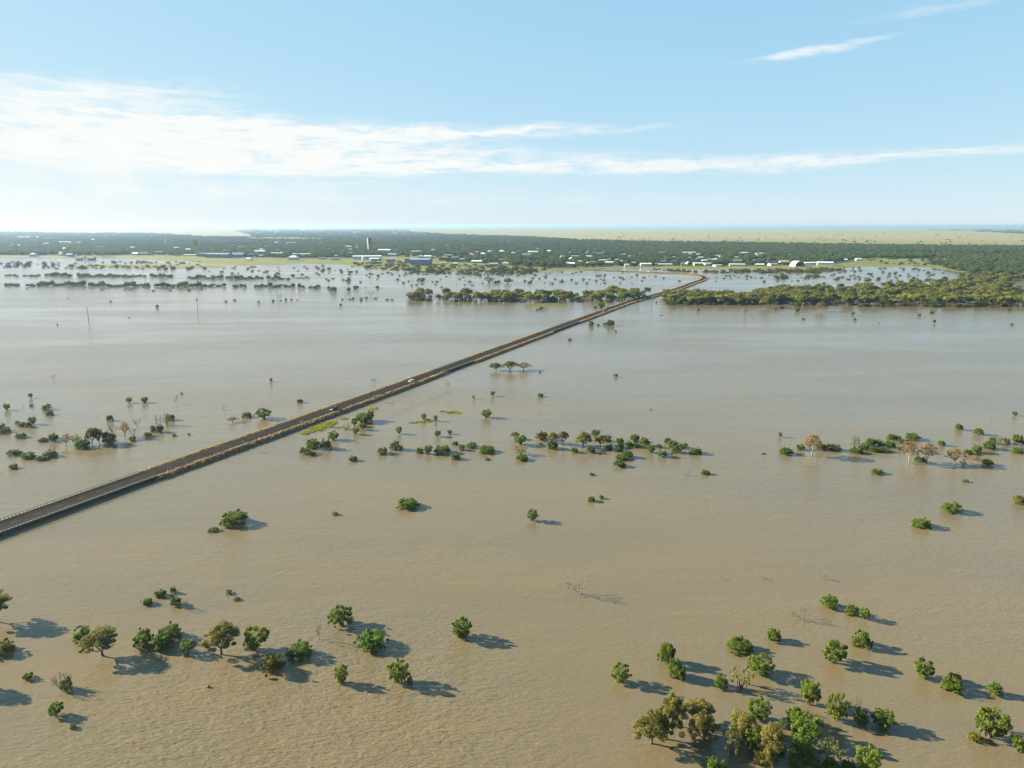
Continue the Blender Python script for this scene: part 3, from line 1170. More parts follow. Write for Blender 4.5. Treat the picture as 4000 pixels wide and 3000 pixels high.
def car(label, arc, lane, paint, ute=False, lights=False, scale=1.0, roof_paint=None, heading=-1, loc=None, rz=None):
    """front at -y; heading -1: drives towards the camera"""
    if loc is None:
        p, t = road_pt(arc, lane, ROAD_Z + 0.006)
        rz = math.atan2(-t.x, t.y)
        if heading > 0:
            rz += math.pi
    else:
        p = loc
    c = thing('car', label, 'car', p, rz)
    c.scale = (scale,) * 3
    W_, L_ = 0.96, 4.9
    def prof(w, zb, zt, r=0.10):
        return [(-w, zb + r), (-w + r * 0.6, zb), (w - r * 0.6, zb), (w, zb + r), (w, zt - r), (w - r, zt), (-w + r, zt), (-w, zt - r)]
    body = [(-2.45, prof(0.80, 0.42, 0.78)), (-2.36, prof(0.90, 0.34, 0.98)), (-1.9, prof(0.95, 0.30, 1.05)), (-1.0, prof(0.96, 0.28, 1.13)),
            (-0.6, prof(0.96, 0.28, 1.15)), (1.6, prof(0.96, 0.28, 1.15)), (2.2, prof(0.94, 0.34, 1.13)), (2.42, prof(0.88, 0.45, 1.02))]
    bo = obj('body', loft(body).mesh('body', paint), c)
    end = 0.75 if ute else 2.25
    gl = [(-1.05, prof(0.86, 1.10, 1.16, 0.02)), (-0.45, prof(0.80, 1.10, 1.68, 0.06)), (end - 0.25, prof(0.80, 1.10, 1.72, 0.06)), (end, prof(0.84, 1.10, 1.30, 0.03))]
    obj('windows', loft(gl).mesh('windows', 'glass_dark'), c)
    rf = [(-0.55, prof(0.74, 1.665, 1.715, 0.02)), (-0.3, prof(0.78, 1.69, 1.79, 0.04)), (end - 0.5, prof(0.78, 1.70, 1.82, 0.04)), (end - 0.15, prof(0.74, 1.68, 1.74, 0.02))]
    obj('roof', loft(rf).mesh('roof', roof_paint or paint), c)
    for x in (-1, 1):
        pm = MB()
        for y0, z0, y1, z1 in ((-1.0, 1.14, -0.42, 1.70), (0.55, 1.14, 0.55, 1.72), (end - 0.06, 1.14, end - 0.22, 1.72)):
            pm.tube([(x * 0.875, y0, z0), (x * 0.80, y1, z1)], [0.05, 0.05], 4)
        obj('pillars', pm.mesh('pillars', paint), c)
    tm, rm = MB(), MB()
    tm.tube([(-0.13, 0, 0), (0.13, 0, 0)], [0.38, 0.38], 14)
    rm.tube([(-0.136, 0, 0), (0.136, 0, 0)], [0.22, 0.20], 10)
    tme, rme = tm.mesh('tyre', 'tyre'), rm.mesh('rim', 'rim')
    for x in (-0.86, 0.86):
        for y in (-1.52, 1.42):
            w = obj('wheel', tme, c, loc=(x, y, 0.38))
            obj('rim', rme, w)
    for x in (-0.66, 0.66):
        hm = MB()
        hm.box((0, 0, 0), (0.34, 0.16, 0.20), 0, 0.9)
        obj('headlight', hm.mesh('headlight', 'headlamp_on' if lights else 'white_paint'), c, loc=(x, -2.40, 0.83))
        mm = MB()
        mm.box((0, 0, 0), (0.22, 0.12, 0.17), 0, 0.85)
        obj('mirror', mm.mesh('mirror', 'plastic_black'), c, loc=(x * 1.58, -0.72, 1.20))
        tl = MB()
        tl.box((0, 0, 0), (0.16, 0.08, 0.34), 0, 0.9)
        obj('tail_light', tl.mesh('tail_light', 'roof_red'), c, loc=(x * 1.18, 2.40, 0.86))
    g = MB()
    for k in range(3):
        g.box((0, 0, 0.075 * k), (0.90, 0.06, 0.05))
    obj('grille', g.mesh('grille', 'plastic_black'), c, loc=(0, -2.42, 0.70))
    bu = MB()
    bu.box((0, 0, 0), (1.78, 0.22, 0.22), 0, 0.95)
    obj('bumper', bu.mesh('bumper', 'plastic_black'), c, loc=(0, -2.42, 0.46))
    if ute:
        tr = MB()
        tr.box((0, 1.62, 1.20), (1.86, 1.60, 0.10))
        for x in (-0.90, 0.90):
            tr.box((x, 1.62, 1.32), (0.07, 1.60, 0.24))
        tr.box((0, 2.40, 1.32), (1.80, 0.07, 0.24))
        obj('tray', tr.mesh('tray', paint), c)
    return c


LANE = 1.85
car('dark blue four-wheel drive with bright headlights on the flooded road', arc_of(1323, 1606), LANE, 'car_dark', lights=True, scale=1.02)
car('white utility vehicle driving towards the long bridge', arc_of(1628, 1492), LANE, 'car_white', ute=True)
car('dark four-wheel drive small in the distance near the creek trees', arc_of(2384, 1218), LANE, 'car_grey', lights=True, scale=1.15)
car('white van far off on the road past the bend', arc_of(2530, 1063), 0.8, 'car_white', scale=1.5)

# ------------------------------------------------------------------ signs, posts, poles
def sign(label, u, v, panels, posts, hpost, face=0.0, z=ROAD_Z - 0.2, name='road_sign'):
    """u,v: foot of the post(s) in the photo; panels: list of (mesh builder fn)"""
    p = at(u, v, z)
    az_ = math.atan2(-p.x, p.y)
    t = thing(name, label, 'sign', p, az_ + face)
    for x in posts:
        m = MB()
        m.tube([(x, 0.03, -1.0), (x, 0.03, hpost)], [0.045, 0.045], 6)
        obj('post', m.mesh('post', 'galvanised'), t)
    for nm, mb, mat in panels:
        obj(nm, mb.mesh(nm, mat), t)
    return t


def disc(r, z, y, th=0.03, n=24, rin=None, sx=1.0):
    mb = MB()
    o = [(math.cos(2 * math.pi * i / n) * r * sx, y, z + math.sin(2 * math.pi * i / n) * r) for i in range(n)]
    if rin is None:
        mb.add(o + [(a, y + th, c) for a, _, c in o], [tuple(range(n)), tuple(range(2 * n - 1, n - 1, -1))] + [(i, n + i, n + (i + 1) % n, (i + 1) % n) for i in range(n)])
    else:
        k = rin / r
        i_ = [(a * k, y, z + (c - z) * k) for a, _, c in o]
        oo, ii = [(a, y + th, c) for a, _, c in o], [(a, y + th, c) for a, _, c in i_]
        fs = []
        for i in range(n):
            j = (i + 1) % n
            fs += [(i, j, n + j, n + i), (2 * n + i, 3 * n + i, 3 * n + j, 2 * n + j), (i, 2 * n + i, 2 * n + j, j), (n + i, n + j, 3 * n + j, 3 * n + i)]
        mb.add(o + i_ + oo + ii, fs)
    return mb


def panel(w, h, z, y=0.0, th=0.04, x=0.0):
    mb = MB()
    mb.box((x, y, z), (w, th, h))
    return mb


marks = MB()
marks.box((-0.12, -0.052, 3.1), (0.07, 0.01, 0.30))
marks.box((0.12, -0.052, 3.1), (0.07, 0.01, 0.30))
marks.box((0, -0.052, 3.1), (0.17, 0.01, 0.07))
sign('round grey-ringed sign on a thin post beside the far verge', 1064, 1665, [('plate', disc(0.60, 3.1, 0.0), 'sign_back'), ('ring', disc(0.60, 3.1, -0.03, 0.025, 24, 0.42), 'sign_ring'), ('symbol', marks, 'sign_ring')], (0,), 3.6)
sh = MB()
prof_ = [(-0.55, 0.80), (-0.62, 0.55), (-0.42, 0.25), (-0.40, -0.2), (-0.60, -0.55), (-0.55, -0.78), (0, -0.86), (0.55, -0.78), (0.60, -0.55), (0.40, -0.2), (0.42, 0.25), (0.62, 0.55), (0.55, 0.80), (0, 0.72)]
n_ = len(prof_)
sh.add([(a, 0, 2.5 + b) for a, b in prof_] + [(a, 0.03, 2.5 + b) for a, b in prof_] + [(0, 0, 2.5), (0, 0.03, 2.5)],
       [(i, (i + 1) % n_, 2 * n_) for i in range(n_)] + [(n_ + (i + 1) % n_, n_ + i, 2 * n_ + 1) for i in range(n_)] + [(i, n_ + i, n_ + (i + 1) % n_, (i + 1) % n_) for i in range(n_)])
sign('white shield-shaped route marker on the near verge', 1179, 1668, [('shield', sh, 'white_paint'), ('emblem', disc(0.34, 2.5, -0.02, 0.015, 20, 0.20), 'sign_blue'),
     ('band', panel(0.9, 0.10, 3.02, -0.012, 0.012), 'sign_blue'), ('band', panel(0.9, 0.10, 1.98, -0.012, 0.012), 'sign_blue')], (0,), 3.2)
sign('narrow grey back of a tall road sign near the end of the bridge', 953, 1752, [('panel', panel(0.75, 1.6, 3.0), 'sign_back')], (-0.2, 0.25), 3.8, 0.5)
sign('square blue-grey sign back on two posts beside the road', 1467, 1563, [('panel', panel(2.2, 2.0, 2.3), 'sign_back')], (-0.8, 0.8), 3.3, 0.2)
sign('small dark teal sign board behind the square sign back', 1532, 1540, [('panel', panel(1.2, 0.9, 2.0), 'sign_teal')], (0,), 2.4, 0.2)
sign('wide dark sign back on two posts before the short bridge', 1748, 1472, [('panel', panel(3.2, 1.9, 2.6), 'sign_teal')], (-1.5, 1.5), 3.5, 0.2)

gp = MB()
gp.box((0, 0, 0.45), (0.20, 0.10, 1.3), 0, 0.9)
gp_me = gp.mesh('post', 'white_paint')
rf_ = MB()
rf_.box((0, -0.055, 0.86), (0.10, 0.012, 0.16))
rf_me = rf_.mesh('reflector', 'roof_red')
k_ = 0
for a in (BR[0][1] + 5, BR[0][1] + 62, BR[0][1] + 125, BR[0][1] + 190):
    for s in (1, -1):
        p, t = road_pt(a, s * (HALF + 0.55), ROAD_Z)
        o_ = ('first', 'second', 'third', 'fourth')[k_ // 2]
        g_ = thing('guide_post', '%s white guide post from the long bridge, %s verge' % (o_, 'near' if s > 0 else 'far'), 'guide post', p, math.atan2(-t.x, t.y), 'white guide posts along the road')
        obj('post', gp_me, g_)
        obj('reflector', rf_me, g_)
        k_ += 1


def pole(tile, x, y, top, label, extra=False):
    u, v = uv(tile, x, y)
    m = TILE[tile][2]
    k = depth_at(v)
    hm = (y - top) / m * k / F * 1.01
    p = at(u, v)
    t = thing('power_pole', label, 'power pole', p, random.uniform(-0.2, 0.2), 'power poles standing in the flood')
    mb = MB()
    mb.tube([(0, 0, -1.5), (0, 0, hm * 0.5), (0.05, 0, hm)], [0.30, 0.26, 0.20], 8)
    obj('pole', mb.mesh('pole', 'timber'), t)
    cb = MB()
    cb.box((0, 0.16, hm - 0.5), (2.8, 0.18, 0.22))
    ca = obj('crossarm', cb.mesh('crossarm', 'timber'), t)
    for x_ in (-1.2, 0.0, 1.2):
        ib = MB()
        ib.tube([(x_, 0.16, hm - 0.39), (x_, 0.16, hm - 0.12)], [0.08, 0.05], 6)
        obj('insulator', ib.mesh('insulator', 'plastic_black'), ca)
    if extra:
        tb = MB()
        for z_, r_ in ((hm - 2.6, 1.6), (hm - 1.9, 1.1)):
            tb.tube([(0, 0, z_ - 0.4), (0, 0, z_), (0, 0, z_ + 0.5)], [r_ * 0.6, r_, r_ * 0.5], 9)
        obj('nest', tb.mesh('nest', 'debris'), t)


for a_ in (('F0', 962, 1142, 970, 'tall power pole standing alone in open water, leftmost of the line'),
           ('F0', 2137, 1020, 870, 'power pole with a dark bushy nest below its crossarm', True),
           ('F1', 790, 928, 792, 'power pole among small bushes, third of the line from the left'),
           ('F1', 1517, 858, 742, 'power pole beside dead scrub, fourth of the line from the left'),
           ('F2', 33, 770, 680, 'power pole behind dead scrub, fifth of the line from the left'),
           ('F2', 503, 730, 637, 'power pole in open water before the town bank, sixth of the line'),
           ('F2', 930, 680, 635, 'far power pole beside the leaning grey shrub, last of the line')):
    pole(*a_)

# drowned fence
fence = thing('post_fence', 'line of thin fence posts standing in the water below the road', 'fence')
fm = MB()
fm.tube([(0, 0, -0.8), (0.02, 0, 1.25)], [0.075, 0.06], 6)
fme = fm.mesh('post', 'timber')
A_, B_ = at(*uv('M1', 1060, 330)), at(*uv('M1', 1690, 55))
for i in range(44):
    p = A_.lerp(B_, i / 43.0) + Vector((random.uniform(-.4, .4), random.uniform(-.4, .4), random.uniform(-0.35, 0.1)))
    o_ = obj('post', fme, fence, loc=p)
    o_.rotation_euler = (random.uniform(-.08, .08), random.uniform(-.08, .08), 0)

# ------------------------------------------------------------------ floating logs
def log(tile, x, y, wpx, label):
    u, v = uv(tile, x, y)
    m = TILE[tile][2]
    L = wpx / m * depth_at(v) / F
    t = thing('floating_log', label, 'log', at(u, v), random.uniform(-0.15, 0.15))
    mb = MB()
    mb.tube([(-L / 2, 0, 0.0), (-L / 4, 0.1, 0.16), (0, 0.05, 0.22), (L / 4, 0, 0.12), (L / 2, -0.1, -0.05)], [0.16, 0.30, 0.34, 0.26, 0.08], 7)
    tr = obj('trunk', mb.mesh('trunk', 'debris'), t)
    b = MB()
    b.tube([(L * 0.1, 0, 0.2), (L * 0.2, 0.3, 0.7)], [0.12, 0.04], 5)
    b.tube([(L * 0.25, 0, 0.1), (L * 0.38, -0.3, 0.5)], [0.09, 0.03], 5)
    obj('branch', b.mesh('branch', 'debris'), t)


log('F3', 508, 1057, 58, 'brown log drifting in open water right of the road, below the creek trees')
log('M2', 2175, 604, 52, 'grey drifting branch between two rows of bushes')
log('M2', 1200, 221, 20, 'short dark log drifting alone in open water')
log('B0', 1800, 962, 26, 'small dark driftwood in rippled water at the near left')

# ------------------------------------------------------------------ near plants, one line each: kind, tile, x, y (foot), width, height, label
NEAR = [
 ('o', 'B0', -20, 395, 260, 260, 'olive gum tree cut by the left edge above a long blue shadow'),
 ('v', 'B0', 15, 700, 200, 132, 'dark green bush cut by the left edge below the olive gum'),
 ('o', 'B0', -215, 985, 210, 205, 'gum tree past the left edge whose broken shadow reaches the water'),
 ('r', 'B0', 717, 578, 150, 135, 'round dark green bush touching the spreading olive gum'),
 ('o', 'B0', 885, 690, 310, 232, 'spreading olive gum with leaning trunk beside a round bush'),
 ('r', 'B0', 1238, 632, 165, 165, 'leftmost bush of the dense four-bush clump near the left'),
 ('r', 'B0', 1465, 572, 195, 150, 'tallest rear bush of the dense four-bush clump'),
 ('r', 'B0', 1402, 655, 175, 155, 'dark front bush of the dense four-bush clump'),
 ('g', 'B0', 1612, 662, 158, 120, 'small light green bush at the right end of the four-bush clump'),
 ('o', 'B0', 1900, 682, 330, 258, 'large domed olive gum with forked trunk between green bushes'),
 ('k', 'B0', 2190, 635, 258, 205, 'bright green small tree right of the domed olive gum'),
 ('l', 'B0', 250, 905, 92, 66, 'small green mound left of the half-dead shrub'),
 ('h', 'B0', 545, 978, 165, 155, 'half-dead shrub with bare grey twigs on its left side'),
 ('k', 'B0', 477, 1205, 126, 100, 'small pale green tree alone near the lower left corner'),
 ('l', 'B0', 632, 1328, 58, 42, 'tiny green mound, nearest plant to the lower left corner'),
 ('r', 'B0', 1277, 257, 85, 62, 'small bush with a bare twig on its left side'),
 ('d', 'B0', 1222, 250, 26, 52, 'thin bare twigs standing left of a small bush'),
 ('r', 'B0', 1385, 188, 98, 64, 'pale bush at the middle of the small upper left group'),
 ('r', 'B0', 1497, 152, 56, 58, 'smallest and farthest bush of the small upper left group'),
 ('r', 'B0', 1524, 266, 95, 92, 'upright bush beside a bare dead shrub'),
 ('d', 'B0', 1606, 290, 68, 84, 'bare dead shrub right of an upright green bush'),
 ('l', 'B0', 1978, 162, 62, 40, 'upper one of two tiny dark green mounds'),
 ('l', 'B0', 2047, 217, 58, 32, 'lower one of two tiny dark green mounds'),
 ('g', 'B1', 738, 432, 236, 155, 'wide light green bush with open stems above the bare sapling'),
 ('d', 'B1', 545, 548, 104, 138, 'thin bare sapling between two green bushes'),
 ('r', 'B1', 375, 732, 215, 150, 'broad round dark green bush with a short shadow'),
 ('v', 'B1', 150, 862, 202, 182, 'dense brown-olive bush below the broad round bush'),
 ('r', 'B1', 998, 662, 275, 168, 'wide two-lobed green bush with stems showing at the waterline'),
 ('k', 'B1', 738, 922, 118, 140, 'narrow bright green upright tree below the two-lobed bush'),
 ('k', 'B1', 1240, 912, 192, 176, 'leaning bright green tree with a small bush at its foot'),
 ('l', 'B1', 1330, 942, 58, 72, 'small dark bush at the foot of the leaning bright tree'),
 ('g', 'B1', 1780, 530, 175, 160, 'solitary drooping green tree with a long shadow near centre'),
 ('p', 'B2', 575, 152, 255, 152, 'large bare pale dead tree spread low in open water'),
 ('d', 'B2', 1815, 27, 34, 28, 'tiny bare twig, left of two far dead twigs'),
 ('d', 'B2', 2180, 27, 46, 34, 'low bare snag in open water between two dead twigs'),
 ('r', 'B2', 1965, 682, 225, 135, 'low wide bush with dry twigs poking out on the left'),
 ('r', 'B2', 1332, 782, 148, 178, 'rear bush of the stepped row of three upright bushes'),
 ('r', 'B2', 1397, 882, 112, 162, 'middle bush of the stepped row of three upright bushes'),
 ('r', 'B2', 1450, 912, 96, 148, 'front bush of the stepped row of three upright bushes'),
 ('g', 'B2', 938, 922, 162, 148, 'solitary round green bush left of the stepped row of three'),
 ('r', 'B2', 1806, 988, 112, 128, 'narrow green bush standing left of a sparse grey-green shrub'),
 ('s', 'B2', 1975, 972, 190, 172, 'sparse grey-green shrub with thin bare stems'),
 ('g', 'B2', 2145, 848, 222, 155, 'wide green tree with bare stems above the sparse shrub'),
 ('o', 'B2', 1405, 1295, 232, 255, 'tall rear olive gum behind the leaning gum clump'),
 ('o', 'B2', 1200, 1442, 340, 258, 'olive gum leaning far left with fanned bare stems'),
 ('o', 'B2', 1335, 1412, 270, 248, 'dense olive gum in front of the tall rear gum'),
 ('o', 'B2', 1625, 1275, 272, 185, 'flat-topped pale olive gum behind the single-trunk gum'),
 ('o', 'B2', 1662, 1447, 262, 230, 'olive gum on one bare forked trunk at the clump centre'),
 ('o', 'B2', 1985, 1405, 335, 222, 'wide dark gum with spreading crown right of the single-trunk gum'),
 ('s', 'B2', 1900, 1542, 155, 200, 'thin grey-green tree in the shade of the wide dark gum'),
 ('g', 'B2', 2053, 1522, 152, 168, 'green small tree below the wide dark gum'),
 ('k', 'B2', 2130, 1238, 192, 170, 'pale bright green tree above the wide dark gum'),
 ('o', 'B2', 2250, 1612, 240, 275, 'tall pale-stemmed olive gum at the lower right cluster'),
 ('y', 'B2', 2190, 1665, 195, 185, 'yellow-olive bushy gum at the bottom edge of the cluster'),
 ('k', 'B2', 1742, 1722, 112, 124, 'left one of two bright green tops at the bottom edge'),
 ('k', 'B2', 1828, 1722, 102, 108, 'right one of two bright green tops at the bottom edge'),
 ('r', 'B3', 535, 292, 148, 118, 'round dark green bush left of a pair of bushes'),
 ('r', 'B3', 718, 347, 116, 94, 'left bush of the touching pair beyond the fallen snag'),
 ('g', 'B3', 826, 367, 106, 98, 'right bush of the touching pair beyond the fallen snag'),
 ('d', 'B3', 295, 372, 205, 100, 'grey fallen snag with a few leaves lying in the water'),
 ('r', 'B3', 50, 577, 118, 108, 'round bush with a straight blue shadow, level with the fallen snag'),
 ('r', 'B3', 806, 637, 166, 148, 'round green bush with a long shadow above an open-stemmed tree'),
 ('g', 'B3', 552, 748, 206, 178, 'green open-stemmed tree with drooping right side'),
 ('g', 'B3', 1335, 877, 146, 154, 'upright green tree at the head of a line of three at the right'),
 ('r', 'B3', 1607, 935, 108, 98, 'rear half of the double bush at the right'),
 ('r', 'B3', 1578, 1025, 166, 138, 'front half of the double bush at the right'),
 ('d', 'B3', 1690, 1035, 120, 75, 'bare grey branches on the right of the double bush'),
 ('r', 'B3', 1960, 1047, 120, 112, 'small round bush near the right edge beyond the double bush'),
 ('k', 'B3', 370, 1117, 178, 194, 'open green tree on a thin fan of stems'),
 ('g', 'B3', 576, 1242, 196, 204, 'full green tree left of a dark half-bare shrub'),
 ('h', 'B3', 762, 1277, 185, 215, 'dark half-bare shrub between two green trees'),
 ('g', 'B3', 988, 1302, 184, 134, 'low green tree at the end of a long dark shadow row'),
 ('g', 'B3', 1888, 1372, 290, 208, 'wide domed green tree with fanned stems at the lower right'),
 ('y', 'B3', 1786, 1442, 112, 84, 'small yellow-green bush in front of the wide domed tree'),
 ('g', 'B3', 2165, 1522, 150, 124, 'grey-green bush cut by the lower right edge'),
 ('k', 'B3', 235, 1292, 172, 132, 'bright green rear bush of the crowded lower right cluster'),
 ('k', 'B3', 322, 1412, 268, 205, 'largest bright green tree of the crowded lower right cluster'),
 ('s', 'B3', 112, 1372, 96, 118, 'thin sapling left of the largest bright tree'),
 ('g', 'B3', 295, 1592, 192, 176, 'dull green tree below the largest bright tree'),
 ('s', 'B3', 522, 1625, 200, 180, 'loose grey-green tree right of the dull green tree'),
 ('k', 'B3', 852, 1690, 205, 190, 'bright green tree at the bottom edge, rightmost of the cluster'),
 ('y', 'B3', 330, 1735, 265, 140, 'yellow-brown gum top cut by the bottom edge'),
 ('r', 'B3', 548, 1712, 150, 96, 'dark green bush cut by the bottom edge beside the yellow gum'),
 ('p', 'B3', 235, 1205, 150, 100, 'pale bare twigs rising behind the bright green bushes'),
 ('r', 'B3', 112, 1545, 84, 74, 'small dark bush at the foot of the tall pale-stemmed gum'),
 ('g', 'B3', 205, 1655, 84, 92, 'small green tree between the gum and the dull green tree'),
 ('r', 'B3', 692, 1700, 122, 96, 'low bush at the bottom edge left of the rightmost bright tree'),
 ('d', 'B3', 488, 30, 110, 56, 'bare dead bush alone above the round dark green bush'),
 ('r', 'M3', 1582, 1122, 166, 106, 'upper one of two round bushes alone in the right-hand water'),
 ('r', 'M3', 1325, 1252, 156, 96, 'lower one of two round bushes alone in the right-hand water'),
 ('y', 'M3', 2175, 1048, 120, 86, 'yellow-green bush cut by the right edge in open water'),
 ('r', 'M0', 2022, 1238, 242, 138, 'large green bush alone below the long bridge'),
 ('l', 'M0', 1843, 1284, 88, 42, 'low dark mound left of the large lone bush'),
 ('r', 'M1', 1305, 1087, 202, 96, 'wide low dark bush alone in the central water'),
 ('l', 'M1', 684, 1137, 52, 32, 'small pale mound left of the wide lone bush'),
 ('g', 'M2', 178, 1182, 92, 98, 'leaning small tree alone in the central water'),
 ('r', 'M2', 685, 1020, 64, 46, 'small bush with a paler mound behind it in the central water'),
 ('l', 'M2', 774, 997, 54, 36, 'pale mound right of a small bush in the central water'),
 ('o', 'F2', 935, 1650, 150, 88, 'left gum of the three standing beside the short bridge'),
 ('o', 'F2', 1085, 1652, 152, 108, 'middle gum of the three standing beside the short bridge'),
 ('b', 'F2', 1232, 1648, 160, 92, 'right bare-limbed gum of the three beside the short bridge'),
 ('l', 'S', 1059, 1492, 14, 16, 'tiny upright bush alone in open water left of the road'),
 ('l', 'S', 2405, 1474, 18, 15, 'tiny round bush alone right of the three gums'),
 ('l', 'S', 2108, 1457, 12, 7, 'speck of a bush just right of the three gums'),
 ('d', 'S', 207, 1480, 22, 18, 'tiny bare scrub alone in the open water at the left'),
 ('d', 'S', 1460, 1490, 24, 14, 'tiny bare scrub just left of the road near the white utility'),
]
for kd, tl, x, y, w, h, lb in NEAR:
    u, v = uv(tl, x, y)
    m = TILE[tl][2]
    place_plant(kd, u, v, w / m, h / m, lb)

# plants in groups; labels count from the left within each group
WORD = {'r': 'green bush', 'g': 'small green tree', 'o': 'olive-brown gum', 'b': 'rusty pale-limbed gum', 'd': 'bare dead tree', 'l': 'bush mound',
        's': 'thin sparse tree', 'v': 'olive bush', 'y': 'yellow-green bush', 'h': 'half-dead shrub', 'p': 'pale dead tree', 'k': 'bright green tree'}
ONES = ['', 'first', 'second', 'third', 'fourth', 'fifth', 'sixth', 'seventh', 'eighth', 'ninth', 'tenth', 'eleventh', 'twelfth', 'thirteenth', 'fourteenth',
        'fifteenth', 'sixteenth', 'seventeenth', 'eighteenth', 'nineteenth']
TENS = {2: ('twentieth', 'twenty'), 3: ('thirtieth', 'thirty'), 4: ('fortieth', 'forty'), 5: ('fiftieth', 'fifty'), 6: ('sixtieth', 'sixty'), 7: ('seventieth', 'seventy'), 8: ('eightieth', 'eighty')}
ORD = [ONES[i] if i < 20 else (TENS[i // 10][0] if i % 10 == 0 else TENS[i // 10][1] + '-' + ONES[i % 10]) for i in range(1, 90)]
ORD += ['hundredth-odd'] * 60
